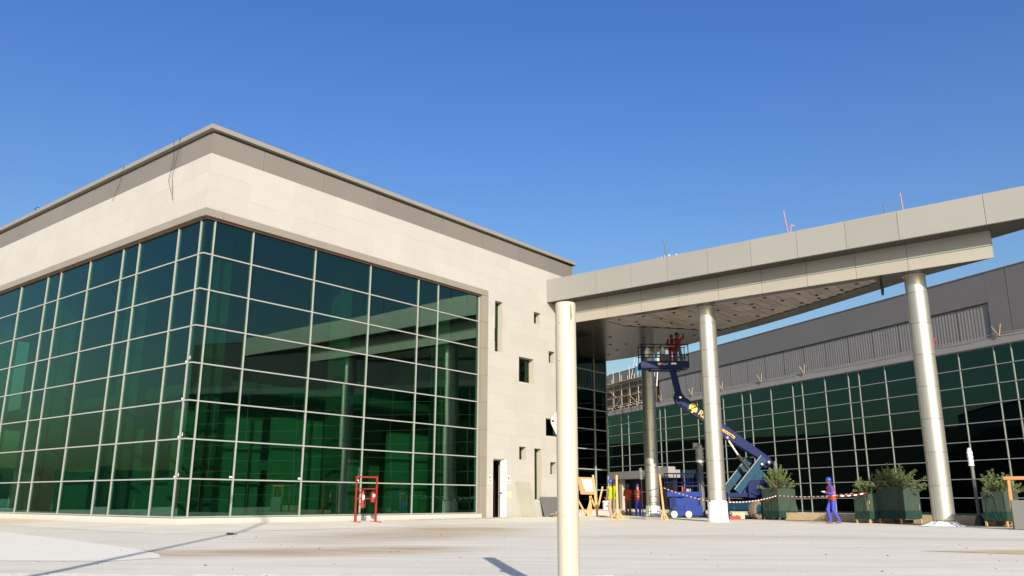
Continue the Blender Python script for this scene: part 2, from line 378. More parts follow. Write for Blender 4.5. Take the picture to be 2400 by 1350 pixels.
for z in ZT + [Z0 + .03]:
    pmm('transom', 'alu', bd, -.030, MR[-1], -.030, .09, z - .02, z + .02)
    pmm('transom', 'alu', bd, -.0305, .09, .09, ML[-1], z - .02, z + .02)
# plinth and frame round the glazing
pmm('plinth', 'sill', bd, -.16, 13.52, -.16, .3, -.05, .296)
pmm('plinth', 'sill', bd, -.162, .3, .3, VEND, -.05, .296)
FRJ = [-.155, .49, 1.94, 4.57, 7.17, 9.79, 10.93, 13.78]
for a, b in zip(FRJ, FRJ[1:]): pmm('frame_panel', 'trim', bd, a + .006, b - .006, -.175, 0.02, 9.66, 9.91)
FLJ = [.02, .5, 1.84, 4.54, 5.71, 8.28, 10.9, 11.92, 14.43, 17.1, 18.2, 20.8, 23.4, 24.6, VEND]
for a, b in zip(FLJ, FLJ[1:]): pmm('frame_panel', 'trim', bd, -.175, .02, a + .006, b - .006, 9.66, 9.91)
fz = [.12] + ZT + [9.655]
for a, b in zip(fz, fz[1:]): pmm('frame_panel', 'trim', bd, 13.51, 13.78, -.175, -.06, a + .005, b - .005)
for a, b in zip(fz, fz[1:]): pmm('jamb_panel', 'trim', bd, 13.37, 13.51, -.15, .12, a + .005, b - .005)
pmm('head_trim', 'brown_ply', bd, -.05, 13.4, -.09, .12, 9.60, 9.657)
pmm('head_trim', 'brown_ply', bd, -.09, .12, .12, VEND, 9.60, 9.657)
# parapet band and coping
BRJ = [-.145, 1.82, 4.43, 7.06, 9.64, 10.85, 13.35, 15.96, 17.14, 19.69, UEND]
for a, b in zip(BRJ, BRJ[1:]): pmm('band_panel', 'band', bd, a + .007, b - .007, -.15, 0, 11.80, 12.52)
BLJ = [.01, 1.75, 4.38, 5.55, 8.04, 10.64, 11.8, 14.23, 16.9, 18.05, 20.6, 23.2, 24.4, VEND]
for a, b in zip(BLJ, BLJ[1:]): pmm('band_panel', 'band', bd, -.15, 0, a + .007, b - .007, 11.80, 12.52)
pmm('coping', 'coping', bd, -.30, UEND + .16, -.30, .5, 12.585, 12.74)
pmm('coping', 'coping', bd, -.301, .5, .5, VEND, 12.584, 12.739)
pmm('coping_shadow', 'inner_dark', bd, -.12, UEND, -.12, .4, 12.52, 12.585)  # near-black strip paints the shadow beneath the coping
pmm('coping_shadow', 'inner_dark', bd, -.12, .4, .4, VEND, 12.52, 12.584)
pmm('coping', 'coping', bd, UEND - .4, UEND + .16, .5, 26, 12.583, 12.738)
# openings cut into the stone wall: (u0, u1, z0, z1)
OPEN = [(14.27, 14.80, 7.26, 9.57), (17.14, 17.66, 9.0, 9.56), (18.31, 18.80, 7.26, 7.83), (16.0, 17.10, 6.10, 7.25),
        (18.04, 19.3, 3.78, 4.59), (16.03, 16.54, 2.61, 3.18), (17.15, 17.68, .87, 3.15), (18.37, 18.85, 2.02, 2.58)]
DOOR = (14.21, 15.14, .13, 2.58)
def cut(rects, o):
    out = []
    for a, b, c, d in rects:
        A, B, C, D = o
        if A >= b or B <= a or C >= d or D <= c: out.append((a, b, c, d)); continue
        if A > a: out.append((a, A, c, d))
        if B < b: out.append((B, b, c, d))
        x0, x1 = max(a, A), min(b, B)
        if C > c: out.append((x0, x1, c, C))
        if D < d: out.append((x0, x1, D, d))
    return out
def stone_field(u0, u1, z0, z1, rh, bw, put, opens=()):
    n = max(1, round((z1 - z0) / rh)); h = (z1 - z0) / n
    for r in range(n):
        x = u0 - (bw * (.5 if r % 2 else 0)) - rnd.random() * .2
        while x < u1:
            wd = bw * rnd.choice((.75, 1, 1, 1.2)); a, b = max(x, u0), min(x + wd, u1); x += wd
            if b - a < .04: continue
            rs = [(a, b, z0 + r * h, z0 + (r + 1) * h)]
            for o in opens: rs = cut(rs, o)
            for q in rs:
                if q[1] - q[0] > .03 and q[3] - q[2] > .02: put(*q)
def put_r(a, b, c, d):
    e = rnd.random() * .003; pmm('stone_panel', 'stone', bd, a + 0.001, b - 0.001, -.15 - e, -.105, c + 0.001, d - 0.001)
def put_l(a, b, c, d):
    e = rnd.random() * .003; pmm('stone_panel', 'stone', bd, -.15 - e, -.105, a + 0.001, b - 0.001, c + 0.001, d - 0.001)
stone_field(-.15, 13.78, 9.915, 11.795, .627, 1.55, put_r)
stone_field(13.785, UEND, .12, 11.795, .585, 1.25, put_r, OPEN + [DOOR])
stone_field(-.10, VEND, 9.915, 11.795, .627, 1.75, put_l)
wall = MB()
for q in [(-.10, 13.5, 9.67, 12.5)]: wall.mm(q[0], q[1], -.104, .25, q[2], q[3])
wr = [(13.5, UEND, 0.0, 12.5)]
for o in OPEN + [DOOR]: wr = cut(wr, o)
for a, b, c, d in wr: wall.mm(a, b, -.104, .30, c, d)
wall.mm(-.104, .25, .25, VEND, 9.67, 12.5)
wall.build('wall', 'reveal', bd)
for a, b, c, d in OPEN:                      # recessed slit windows
    f = MB().mm(a, b, .12, .15, c, d).build('window', 'alu_recess', bd)
    MB().mm(a + .02, b - .02, .108, .118, c + .02, d - .02).build('pane', 'glass_dark', f)
# doorway with its white frame and open interior, coloured black to stand for its shade
dr = MB().mm(14.21, 14.25, -.13, .25, .13, 2.58).mm(15.02, 15.14, -.13, .05, .13, 2.58).mm(14.25, 15.02, -.05, .25, 2.54, 2.58).build('door_frame', 'white', bd)
lf = MB().mm(14.95, 15.015, -.10, .04, .14, 2.53).build('door', 'white', bd)
MB().bar((14.915, -.06, 1.15), (14.915, .06, 1.15), .025).ball((14.915, -.06, 1.15), .03).build('handle', 'black', lf)
MB().mm(14.0, 15.3, -.42, -.16, .10, .145).build('door_sill', 'debris', bd)
lin = MB().mm(14.1, 16, 2.6, 2.7, .1, 3).mm(14.0, 14.1, .3, 2.6, .1, 3).mm(16, 16.1, .3, 2.6, .1, 3).mm(14, 16.1, .3, 2.7, 3.0, 3.1).build('shade_lining', 'dark', bd)
# roof, floors, interior
rf = MB().mm(.25, UEND, .25, 26, 12.0, 12.15).mm(.25, UEND - .5, .5, VEND, 9.70, 9.8).build('roof', 'inner_wall', bd)
fl = MB().mm(.2, 13.5, .2, VEND, .2, .28).build('floor', 'inner_floor', bd)
up = MB().mm(2.6, 13.5, 2.6, VEND, 4.55, 4.95).build('upper_floor', 'inner_floor', bd)
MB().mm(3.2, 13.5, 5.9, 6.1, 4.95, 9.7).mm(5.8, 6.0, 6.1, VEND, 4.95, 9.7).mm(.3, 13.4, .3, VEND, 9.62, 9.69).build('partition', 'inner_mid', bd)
iw = MB().mm(.9, 4.2, 2.2, 2.35, .28, 3.7).mm(4.5, 6.75, 2.0, 2.15, .28, 3.75).mm(10.4, 13.4, 2.3, 2.45, .28, 3.6).mm(8.6, 9.5, 2.6, 2.7, .28, 2.4).mm(3.2, 13.5, 6.2, 6.4, .28, 4.55)
iw.mm(2.0, 2.15, 3.6, 6.1, .28, 1.6).mm(2.2, 2.35, 7.0, 8.6, .28, 3.4).mm(1.9, 2.05, 10.0, 12.5, .28, 1.7).mm(2.1, 2.25, 14.0, 17, .28, 1.5).mm(6.0, 6.2, 6.4, VEND, .28, 4.55)
iw.build('partition', 'inner_wall', bd)
for u, v in ((1.6, 1.6), (6.99, 1.6), (12.6, 1.6), (1.6, 7.2), (1.6, 13.2), (1.6, 19.2)):
    MB().mm(u - .28, u + .28, v - .28, v + .28, .28, 9.7).build('interior_column', 'inner_floor', bd)
MB().mm(13.5, 13.6, .3, VEND, .2, 9.7).build('partition', 'inner_dark', bd)
for a, b, h, q in ((2.2, 3.7, .75, 2.6), (5.2, 6.2, 1.1, 3.0), (11.0, 12.3, 1.3, 2.6)):
    MB().mm(a, b, q, q + .5, .28, .28 + h).mm(a, b, q + .5, q + .55, .28, h + .8).build('stored_crate', 'wood', bd)
# end wall, recessed glass wall under the canopy, back wall
VW = 4.0; WU = [UEND, 26.37 - 2.6, 26.37, 28.55, 29.88, 29.98]
MB().mm(UEND - .3, UEND, .3, VW + .3, 0, 12.5).build('end_wall', 'stone', bd)
cw = [UEND, 21.15, 23.75, 26.36, 28.53, 29.87]
for i in range(len(cw) - 1):
    for k in range(8):
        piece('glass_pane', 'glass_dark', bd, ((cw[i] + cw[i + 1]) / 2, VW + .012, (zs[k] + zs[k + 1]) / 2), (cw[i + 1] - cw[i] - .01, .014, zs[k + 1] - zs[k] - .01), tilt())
for u in cw[1:]: pmm('mullion', 'alu_recess', bd, u - .027, u + .027, VW - .065, VW + .1, .3, 9.6)
for z in ZT + [.33]: pmm('transom', 'alu_recess', bd, UEND, 29.95, VW - .058, VW + .09, z - .026, z + .026)
pmm('mullion', 'alu_recess', bd, 24.55, 24.60, VW - .06, VW + .1, .3, 1.41); pmm('mullion', 'alu_recess', bd, 25.5, 25.55, VW - .06, VW + .1, .3, 1.41)
MB().mm(UEND, 29.95, VW - .15, VW + .3, -.05, .29).build('plinth', 'sill', bd)
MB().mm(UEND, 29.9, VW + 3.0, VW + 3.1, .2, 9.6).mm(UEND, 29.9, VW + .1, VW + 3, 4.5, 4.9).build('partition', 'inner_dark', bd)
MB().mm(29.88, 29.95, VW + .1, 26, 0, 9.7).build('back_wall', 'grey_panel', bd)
MB().mm(UEND, 29.95, VW + .1, 26, 9.7, 9.9).build('roof', 'inner_dark', bd)

rw = MB()  # unseen dark wall, added so the far glass mirrors something dark
for (a, b), (c, d) in zip([(29.9, 5.6), (40, 12.2), (60, 26), (78, 38)], [(40, 12.2), (60, 26), (78, 38), (79, 60)]): rw.bar((a, b, 3.6), (c, d, 3.6), .3, 7.2)
rw.build('reflection_wall', 'inner_dark', bd)
hd_ = thing('reflection_screen', (-58, 40, 0), 80, 'long dark green hoarding outside the picture to the left', 'screen')  # unseen, added so the lowest glass row on the left reflects dark
for k in range(30): piece('screen_sheet', 'net_dark' if k % 4 else 'brown_ply', hd_, (-44 + k * 3.0, rnd.gauss(0, .03), 1.6), (2.97, .08, 3.2 + rnd.gauss(0, .1)))

# ------------------------------------------------------------------ canopy (x = outwards from the facade, y = away from the viewer)
JN = bl(18.178, 0)
cn = thing('entrance_canopy', (JN.x, JN.y, 0), TH - 90, 'wedge shaped champagne metal canopy on three round columns beside the stone wall', 'canopy')
ZB, ZM, ZC = 9.22, 10.21, 11.33
FJ = [.15, 3.04, 4.91, 6.77, 8.69, 10.63, 12.56, 14.45, 16.35, 19.2, 22.2, 25.2]
for a, b in zip(FJ, FJ[1:]): pmm('fascia_panel', 'canopy', cn, a + .007, b - .007, 0, .10, ZM, ZC)
def yback(x):                                   # rear edge of the lower box
    P = [(-4, 11.6), (-1.3, 11.3), (2.7, 9.6), (8.05, 7.05), (10.5, 5.7), (16.5, 2.05), (19.15, .86)]
    for (x0, y0), (x1, y1) in zip(P, P[1:]):
        if x <= x1: return y0 + (y1 - y0) * (x - x0) / (x1 - x0)
    return .86
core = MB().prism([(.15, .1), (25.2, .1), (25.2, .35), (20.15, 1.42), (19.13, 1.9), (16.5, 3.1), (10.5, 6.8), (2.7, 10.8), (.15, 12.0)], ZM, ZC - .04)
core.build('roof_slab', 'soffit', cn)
BJ = [.16, 1.23, 3.09, 4.94, 6.86, 8.74, 10.68, 12.58, 14.48, 16.36, 19.15]
for a, b in zip(BJ, BJ[1:]):
    pmm('beam_panel', 'canopy', cn, a + .007, b - .007, .80, .86, 9.655, ZM - .002)
    pmm('beam_panel', 'beam', cn, a + .007, b - .007, .795, .86, ZB - .02, 9.635)
MB().mm(.16, 19.1, .845, .9, 9.6, 9.7).build('beam_groove', 'hole', cn)
xs = [-4, -2.5, -1, .16, 1.23, 3.09, 4.94, 6.86, 8.74, 10.68, 12.58, 14.48, 16.36, 17.8, 19.15]
def inner(x):                                   # strip of ceiling still open to rough boards
    if x < 2.5 or x > 15.2: return None
    lo = 1.36; hi = min(yback(x) - 1.05, 2.6 + (x - 2.2) * 1.25)
    return (lo, hi) if hi > lo + .12 else None
for a, b in zip(xs, xs[1:]):                    # finished border panels
    n = 1; segs = [(a, b)]
    if b > 2.4 and a < 15.3: segs = [(a + (b - a) * i / 4, a + (b - a) * (i + 1) / 4) for i in range(4)]
    for s0, s1 in segs:
        y0 = .86 if s0 > 0 else 4.0
        i0, i1 = inner(s0 + 1e-3), inner(s1 - 1e-3)
        def pan(p):
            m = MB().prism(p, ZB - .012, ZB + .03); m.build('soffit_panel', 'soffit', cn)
        gp = .004
        if i0 and i1:
            pan([(s0 + gp * (s0 == a), y0), (s1 - gp * (s1 == b), y0), (s1 - gp * (s1 == b), i1[0]), (s0 + gp * (s0 == a), i0[0])])
            pan([(s0 + gp * (s0 == a), i0[1]), (s1 - gp * (s1 == b), i1[1]), (s1 - gp * (s1 == b), yback(s1)), (s0 + gp * (s0 == a), yback(s0))])
        else:
            pan([(s0 + gp * (s0 == a), y0), (s1 - gp * (s1 == b), y0), (s1 - gp * (s1 == b), yback(s1)), (s0 + gp * (s0 == a), yback(s0))])
x = 2.5
while x < 15.2:                                 # rough ceiling boards
    q = inner(x + .2)
    if q:
        y = q[0]
        while y < q[1] - .05:
            l = min(1.15, q[1] - y)
            if q[1] - y - l < .3: l = q[1] - y
            piece('ceiling_board', 'board', cn, (x + .21, y + l / 2, ZB + .022 + rnd.random() * .01), (.396, l - .028, .02), (rnd.gauss(0, .006), rnd.gauss(0, .006), 0))
            y += l
    x += .42
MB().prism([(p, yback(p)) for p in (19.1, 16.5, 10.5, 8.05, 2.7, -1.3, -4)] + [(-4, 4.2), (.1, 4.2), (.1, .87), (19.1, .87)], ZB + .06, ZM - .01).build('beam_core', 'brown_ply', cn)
bk = MB()
for a, b in zip(xs, xs[1:]): bk.bar((a, yback(a) + .02, (ZB + ZM) / 2), (b, yback(b) + .02, (ZB + ZM) / 2), .05, ZM - ZB - .01)
bk.build('rear_fascia', 'canopy', cn)
hl = [(3.2, 1.7), (3.6, 2.6), (3.4, 3.2), (4.5, 1.75), (4.9, 2.7), (4.8, 3.9), (6.0, 1.9), (6.2, 3.1), (6.4, 4.6), (7.4, 1.6), (7.8, 2.7), (8.0, 4.1), (7.2, 5.2), (9.0, 1.9), (9.3, 3.2), (9.8, 4.1), (9.5, 2.5), (10.4, 1.7), (10.8, 2.7), (11.3, 3.6), (11.8, 1.9), (12.3, 2.6), (12.2, 3.2), (13.0, 1.75), (13.4, 2.4), (14.2, 1.7), (5.4, 4.9), (5.6, 5.6), (8.7, 5.0)]
for x, y in hl: MB().lathe((x, y, ZB - .016), [(.075, 0), (.078, .012), (.06, .03)], 10).build('downlight_hole', 'hole', cn)
for x, y in ((.6, 5.0), (-.6, 6.9), (.2, 7.3), (1.9, 6.3), (-1.2, 8.6), (4.3, 7.3), (5.9, 6.8), (-2.4, 9.6), (1.4, 9.0)): MB().lathe((x, y, ZB - .024), [(.09, 0), (.095, .012), (.07, .03)], 12).build('downlight', 'hole', cn)
def column(x, y, first, step=1.185, r=.375):
    c = MB().lathe((x, y, 0), [(r - .02, 0), (r - .02, ZB)], 32).build('column', 'hole', cn)
    z = first; zz = [ZB - .015]
    while z > .2: zz.append(z); z -= step
    zz.append(0)
    for a, b in zip(zz, zz[1:]):
        for h in (0, 1):                        # each drum is two half shells with an upright seam
            m = MB(); n = 20; vs = []; a0 = R(-118) + h * math.pi + .012
            for zq in (b + .006, a - .006):
                for k in range(n + 1):
                    t = a0 + (math.pi - .024) * k / n; vs.append((x + r * math.cos(t), y + r * math.sin(t), zq))
            m.add(vs, [(k, k + 1, n + 2 + k, n + 1 + k) for k in range(n)], 0, True)
            m.add([(x + (r - .02) * math.cos(a0 + (math.pi - .024) * k / n), y + (r - .02) * math.sin(a0 + (math.pi - .024) * k / n), a - .006) for k in range(n + 1)] + vs[n + 1:], [(k, n + 1 + k, n + 2 + k, k + 1) for k in range(n)])
            m.build('cladding_shell', 'column', c)
    MB().lathe((x, y, ZB - .04), [(r + .05, 0), (r + .05, .026)], 32).build('collar', 'column', c)
column(7.68, 1.78, 8.43)
column(16.32, 1.78, 8.5)
column(-.25, 10.35, 8.3)
def wrap(wx, wy, r, h, label):
    m = MB(); prof = []
    n = 40; rows = 18; vs = []; fs = []
    for i in range(rows + 1):
        t = i / rows
        for k in range(n):
            a = 2 * math.pi * k / n
            hh = h * (1 - .16 * max(0, math.sin(a - .4))) * t
            rr = r + .012 * math.sin(i * 2.3 + k * .35) + rnd.random() * .008 + .03 * (1 - t) ** 3
            vs.append((rr * math.cos(a), rr * math.sin(a), hh))
    for i in range(rows):
        for k in range(n): fs.append((i * n + k, i * n + (k + 1) % n, (i + 1) * n + (k + 1) % n, (i + 1) * n + k))
    top = [(q[0] * .9, q[1] * .9, q[2] - .01) for q in vs[-n:]]
    m.add(vs, fs, 0, True); m.add(vs[-n:] + top, [(k, (k + 1) % n, n + (k + 1) % n, n + k) for k in range(n)], 0, True)
    o = m.build('plastic_wrapping', 'wrap'); o.location = (wx, wy, .002); o.rotation_euler.z = R(-60)
    return tag(o, label, 'wrapping', 'plastic wrapped round column feet')
def cl(x, y, z=0):
    c, s = math.cos(R(TH - 90)), math.sin(R(TH - 90)); return Vector((JN.x + x * c - y * s, JN.y + x * s + y * c, z))
q = cl(7.68, 1.78); wrap(q.x, q.y, .405, .86, 'white plastic sheet wrapped waist high round the middle column foot')
q = cl(-.25, 10.35); wrap(q.x, q.y, .40, .58, 'white plastic sheet wrapped low round the shaded rear column foot')
q = cl(16.32, 1.78)
o = MB(); vs = []; fs = []; n = 48
for i, (rr, zz) in enumerate(((.385, .16), (.42, .13), (.50, .05), (.60, .025), (.68, .006))):
    for k in range(n):
        a = 2 * math.pi * k / n; e = 1 + (.0 if i < 2 else .35 * i / 4 * max(0, math.cos(a - R(215))) + .12 * math.sin(5 * a + i) * i / 4)
        vs.append((rr * e * math.cos(a), rr * e * math.sin(a), zz + (.02 * math.sin(7 * a) + .03 * rnd.random() if 0 < i < 4 else 0)))
for i in range(4):
    for k in range(n): fs.append((i * n + k, (i + 1) * n + k, (i + 1) * n + (k + 1) % n, i * n + (k + 1) % n))
o = o.add(vs, fs, 0, False).build('plastic_sheet', 'wrap'); o.location = (q.x, q.y, .003)
tag(o, 'crumpled white plastic sheet slumped round the foot of the right column', 'sheet')

# things on the canopy roof and hanging under it
for i, (x, h, ln, lb, ex) in enumerate(((6.55, .95, .10, 'thin dark steel rod on the canopy roof beside the white netting', 0), (12.1, 1.1, .13, 'tall red and white rod with a short crossed stub on the canopy roof', 1), (15.85, .55, .0, 'shortest dark rod standing on the canopy roof', 0), (16.5, .85, .05, 'pale pink rod on the canopy roof nearest the right picture edge', 0))):
    p = cl(x, .45, ZC - .04)
    m = MB().tube([p, p + Vector((-ln, .0, h))], .028, 8, 0)
    if ex: m.bar(p + Vector((.03, 0, .0)), p + Vector((.16, .0, .55)), .03, mi=0).bar(p + Vector((.06, 0, .42)), p + Vector((.26, .0, .5)), .03, mi=0)
    tag(m.build('roof_rod', ('grey', 'rod_pink', 'grey', 'rod_pink')[i]), lb, 'rod', 'rods on the canopy roof')
m = MB(); p0 = cl(5.6, .5, ZC - .02)
for k in range(70):
    t = rnd.random() * 2.6; b = cl(5.7 + t, .5, ZC - .03); m.bar(b, b + Vector((rnd.gauss(0, .05), rnd.gauss(0, .05), .05 + rnd.random() * .22 * (1 - abs(t - .9) / 2.6))), .016)
tag(m.build('netting', 'wrap'), 'scrap of white netting lying along the canopy roof edge', 'netting')
cb = MB(); p = cl(15.1, 1.75, ZB - .01)
cb.add([p + Vector(v) for v in ((-.03, 0, 0), (.05, 0, 0), (.10, .02, -.35), (.085, .02, -.52), (.06, 0, -.58), (.04, 0, -.48), (.02, 0, -.6), (-.02, 0, -.55), (-.03, .03, 0), (.05, .03, 0), (.09, .05, -.35), (.07, .05, -.52), (.05, .03, -.57), (.03, .03, -.48), (.01, .03, -.59), (-.02, .03, -.55))], [tuple(range(8)), tuple(reversed(range(8, 16)))] + [(i, 8 + i, 8 + (i + 1) % 8, (i + 1) % 8) for i in range(8)])
tag(cb.build('hanging_cloth', 'black'), 'ragged black cloth hanging from the canopy ceiling near the right column', 'cloth')
p = cl(5.9, 5.6, ZB - .03)
cb = MB().tube([p, p + Vector((.05, 0, -.12)), p + Vector((.1, 0, -.33))], [.09, .08, .04], 8)
tag(cb.build('hanging_rag', 'black'), 'small dark rag hanging from the ceiling boards above the lift basket', 'cloth')

# ------------------------------------------------------------------ far building (x = along the facade towards the right, y = into the building)
FB = (24.607, 62.0)
fb = thing('warehouse_building', (FB[0], FB[1], 0), -67.5, 'long dark grey building with gridded green glass behind the canopy', 'building')
fm = [-35.7, -32.6, -31.05, -28.0, -24.75, -23.8, -20.95, -18.2, -17.2, -14.2, -11.5, -10.35, -7.7, -5.05, -3.95, -1.45, .95, 1.98, 4.4, 7.0, 8.0, 10.4, 12.9, 14.05, 16.5, 19, 20.1, 22.6, 25.1]
fz = [-.06 + 1.128 * i for i in range(10)]
for a, b in zip(fm, fm[1:]):
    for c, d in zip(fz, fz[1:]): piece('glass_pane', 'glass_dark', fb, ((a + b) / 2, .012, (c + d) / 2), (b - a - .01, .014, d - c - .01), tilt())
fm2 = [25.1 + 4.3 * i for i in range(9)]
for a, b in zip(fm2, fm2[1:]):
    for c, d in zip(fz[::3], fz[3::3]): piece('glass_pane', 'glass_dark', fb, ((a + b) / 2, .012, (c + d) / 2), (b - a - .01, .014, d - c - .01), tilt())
for u in fm + fm2[1:]: pmm('mullion', 'alu_far', fb, u - .026, u + .026, -.06, .1, -.06, 10.09)
for z in fz[1:-1]: pmm('transom', 'alu_far', fb, fm[0], fm2[-1], -.055, .09, z - .024, z + .024)
pmm('transom', 'alu_far', fb, fm[0], fm2[-1], -.062, .09, 10.07, 10.12)
pmm('plinth', 'grey_light', fb, fm[0], fm2[-1], -.1, .3, -.3, -.04)
pmm('ledge', 'grey_light', fb, -40, fm2[-1], -.22, .4, 10.12, 10.66)
lj = [-24.8 + 2.36 * i for i in range(17)]
for a, b in zip(lj, lj[1:]):                    # corrugated cladding sheets
    m = MB(); n = 20; vs = []
    for z in (10.70, 12.78):
        for k in range(n + 1):
            x = a + .02 + (b - a - .04) * k / n; vs.append((x, (.024 if k % 2 else .042), z))
    m.add(vs, [(k, k + 1, n + 2 + k, n + 1 + k) for k in range(n)]); m.build('corrugated_sheet', 'louvre', fb)
pmm('flashing', 'inner_dark', fb, -24.8, 13.0, -.02, .12, 12.78, 12.84)
pj = [-40, -34, -28, -22, -16, -10, -4, 2, 8, 13.0]
for a, b in zip(pj, pj[1:]): pmm('parapet_panel', 'grey_panel', fb, a + .003, b - .003, -.08, .3, 12.84, 14.72)
for a, b in ((13.0, 14.35), (14.40, 20), (20.01, 30), (30.01, 45), (45.01, fm2[-1])): pmm('parapet_panel', 'grey_panel', fb, a, b, -.085, .3, 10.66, 14.72)
pmm('coping', 'grey_panel', fb, -35, fm2[-1], -.12, .4, 14.72, 14.78)
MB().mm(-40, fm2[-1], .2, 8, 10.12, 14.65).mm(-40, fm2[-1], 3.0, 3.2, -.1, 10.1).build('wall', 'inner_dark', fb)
MB().mm(-40, fm2[-1], .1, 3, -.1, -.04).mm(-40, fm2[-1], .6, 3, 4.6, 4.9).build('floor', 'inner_floor', fb)
for k in range(10): MB().mm(-33 + 5 * k, -32.5 + 5 * k, 1.2, 1.7, 0, 10).build('interior_column', 'inner_wall', fb)
# low entrance porch on the far facade
MB().mm(-36, -21.5, -2.2, -.1, 3.0, 3.75).build('porch_roof', 'grey_light', fb)
for x in (-31.2, -29.9, -24.4): MB().mm(x - .3, x + .3, -1.9, -1.5, -.1, 3.0).build('porch_post', 'reveal', fb)
MB().mm(-35, -22, -.6, -.2, -.1, 3.0).build('porch_door', 'dark', fb)
pmm('plant_box', 'white', fb, -23.0, -21.4, -3.0, -2.2, 3.05, 4.0)
pmm('plant_box', 'grey_light', fb, -21.39, -19.6, -2.7, -1.9, 3.1, 3.95)

def fl_(x, y, z):
    c, s = math.cos(R(-67.5)), math.sin(R(-67.5)); return Vector((FB[0] + x * c - y * s, FB[1] + x * s + y * c, z))
# scaffolding standing on the far ledge
sf = thing('scaffold', fl_(-31, -.6, 10.66), -67.5, 'tube scaffold with pale planks on the far building ledge', 'scaffolding')
for i in range(7):
    x = -5.0 + i * 1.75
    for y in (-.35, .45): MB().tube([(x, y, 0), (x, y, 3.3 + (.9 if i in (2, 4) else .15))], .035, 6).build('upright', 'galv', sf)
for z in (.25, 1.1, 1.9, 2.5): MB().tube([(-5.2, -.38, z), (5.7, -.38, z)], .03, 6).build('ledger', 'galv', sf)
for a, b, z0, z1 in ((-4.6, -2.9, .1, 1.2), (-1.2, .6, .15, 1.3), (3.6, 1.8, .1, 1.2), (-2.4, -1.0, 2.1, 1.2)): MB().bar((a, -.42, z0), (b, -.42, z1), .06, .04).build('brace', 'plank', sf)
for i in range(9): MB().box((-4.6 + 1.2 * i, -.1, 2.62 + rnd.random() * .06), (1.15, 1.5, .05), Matrix.Rotation(rnd.gauss(0, .05), 3, 'Z')).build('plank', 'plank', sf)
for i in range(6): MB().box((-4.2 + 1.7 * i, .1, 1.3 + rnd.random() * .1), (1.1, .5, .05), Matrix.Rotation(rnd.gauss(0, .1), 3, 'Z')).build('plank', 'plank', sf)
for i in range(5): MB().mm(-5.2 + 2.2 * i, -3.05 + 2.2 * i, .58, .62, .15, 2.5).build('formwork_sheet', 'brown_ply', sf)
for i in range(14): 
    x = -4.8 + rnd.random() * 10; MB().box((x, -.35 + rnd.random() * .2, .04), (.3 + rnd.random() * .5, .12, .06), Matrix.Rotation(rnd.random() * 2, 3, 'Z')).build('offcut', 'plank', sf)
def ladder(p, q, w, label):
    d = (q - p); x = Vector((.383, -.924, 0)) * w / 2; m = MB()
    t = thing('ladder', p, 0, label, 'ladder', 'ladders on the far roof')
    for s in (-1, 1): MB().bar(s * x, d + s * x, .06, .06).build('rail', 'galv', t)
    n = int(d.length / .42)
    for k in range(n): MB().bar(d * (k + .5) / n - x, d * (k + .5) / n + x, .045).build('rung', 'galv', t)
ladder(fl_(-29.6, -.3, 13.3), fl_(-29.2, .2, 16.15), .62, 'ladder rising above the far roof over the scaffold')
ladder(fl_(-24.9, -.35, 12.2), fl_(-25.0, .0, 15.2), .55, 'ladder against the grey wall right of the rear column')
tp = MB()
for k in range(3): tp.box(fl_(-28.4, -.2, 13.55 + k * .52) , (1.05, .06, .5), Matrix.Rotation(R(-67.5), 3, 'Z') @ Matrix.Rotation(rnd.gauss(0, .05), 3, 'X'))
tag(tp.build('tarpaulin', 'tarp'), 'light blue tarpaulin hung on the far parapet above the scaffold', 'tarpaulin')
# V shaped timber brackets and the rope they carry along the ledge
VB = [-24.0, -18.6, -13.9, -8.5, -3.3, 8.9, 13.6]
VL = ['nearest the rear column', 'beside the yellow logo boom', 'just right of the middle column', 'above the boom number', 'midway between the middle and right columns', 'just right of the right column', 'near the right picture edge']
for i, x in enumerate(VB):
    t = thing('outrigger_bracket', fl_(x, -.32, 10.60), -67.5, 'V shaped timber bracket on the grey ledge ' + VL[i], 'bracket', 'V brackets along the far ledge')
    MB().bar((0, 0, 0), (-.34, -.1, .62), .05, .03).build('arm', 'plank' if i != 5 else 'red_dull', t); MB().bar((.03, 0, 0), (.27, -.1, .68), .05, .03).build('arm', 'plank' if i != 5 else 'red_dull', t)
m = MB(); pts = []
for a, b in zip(VB, VB[1:] + [18]):
    for k in range(8):
        f = k / 8; pts.append(fl_(a + (b - a) * f, -.33, 10.78 - .10 * math.sin(math.pi * f)))
m.tube(pts, .014, 5); tag(m.build('safety_rope', 'galv'), 'slack rope strung along the ledge of the far building', 'rope')

# ------------------------------------------------------------------ foreground post
PX, PY = .485, 7.33
ps = thing('steel_post', (PX, PY, 0), 0, 'cream painted round steel post with a side lug in the foreground', 'post')
pr = .0925
MB().lathe((0, 0, 0), [(pr, 0), (pr, 2.57), (pr - .006, 2.585), (.01, 2.588)], 48).build('tube', 'post', ps)
lg = MB(); ol = [(-.085, 1.42), (-.092, 1.40), (-.138, 1.50), (-.142, 1.525), (-.138, 1.545), (-.09, 1.605), (-.085, 1.60)]
lg.slabxz(ol, -.012, .006); lg = lg.build('lug', 'post', ps)
MB().lathe((-.124, -.0125, 1.523), [(.001, 0), (.0105, -.001), (.0105, .02)], 16, axis='y').build('bolt_hole', 'hole', lg)
tpz = MB()
ang = R(-62)
def onpost(a, z, e=.002): return ((pr + e) * math.cos(a), (pr + e) * math.sin(a), z)
op = [(-.10, 2.56), (.02, 2.545), (.10, 2.50), (.04, 2.495), (.16, 2.46), (.10, 2.43), (-.02, 2.405), (-.11, 2.43)]
tpz.add([onpost(ang + a, z) for a, z in op] + [onpost(ang + a, z, -.001) for a, z in op], [tuple(range(8))] + [(i, 8 + i, 8 + (i + 1) % 8, (i + 1) % 8) for i in range(8)])
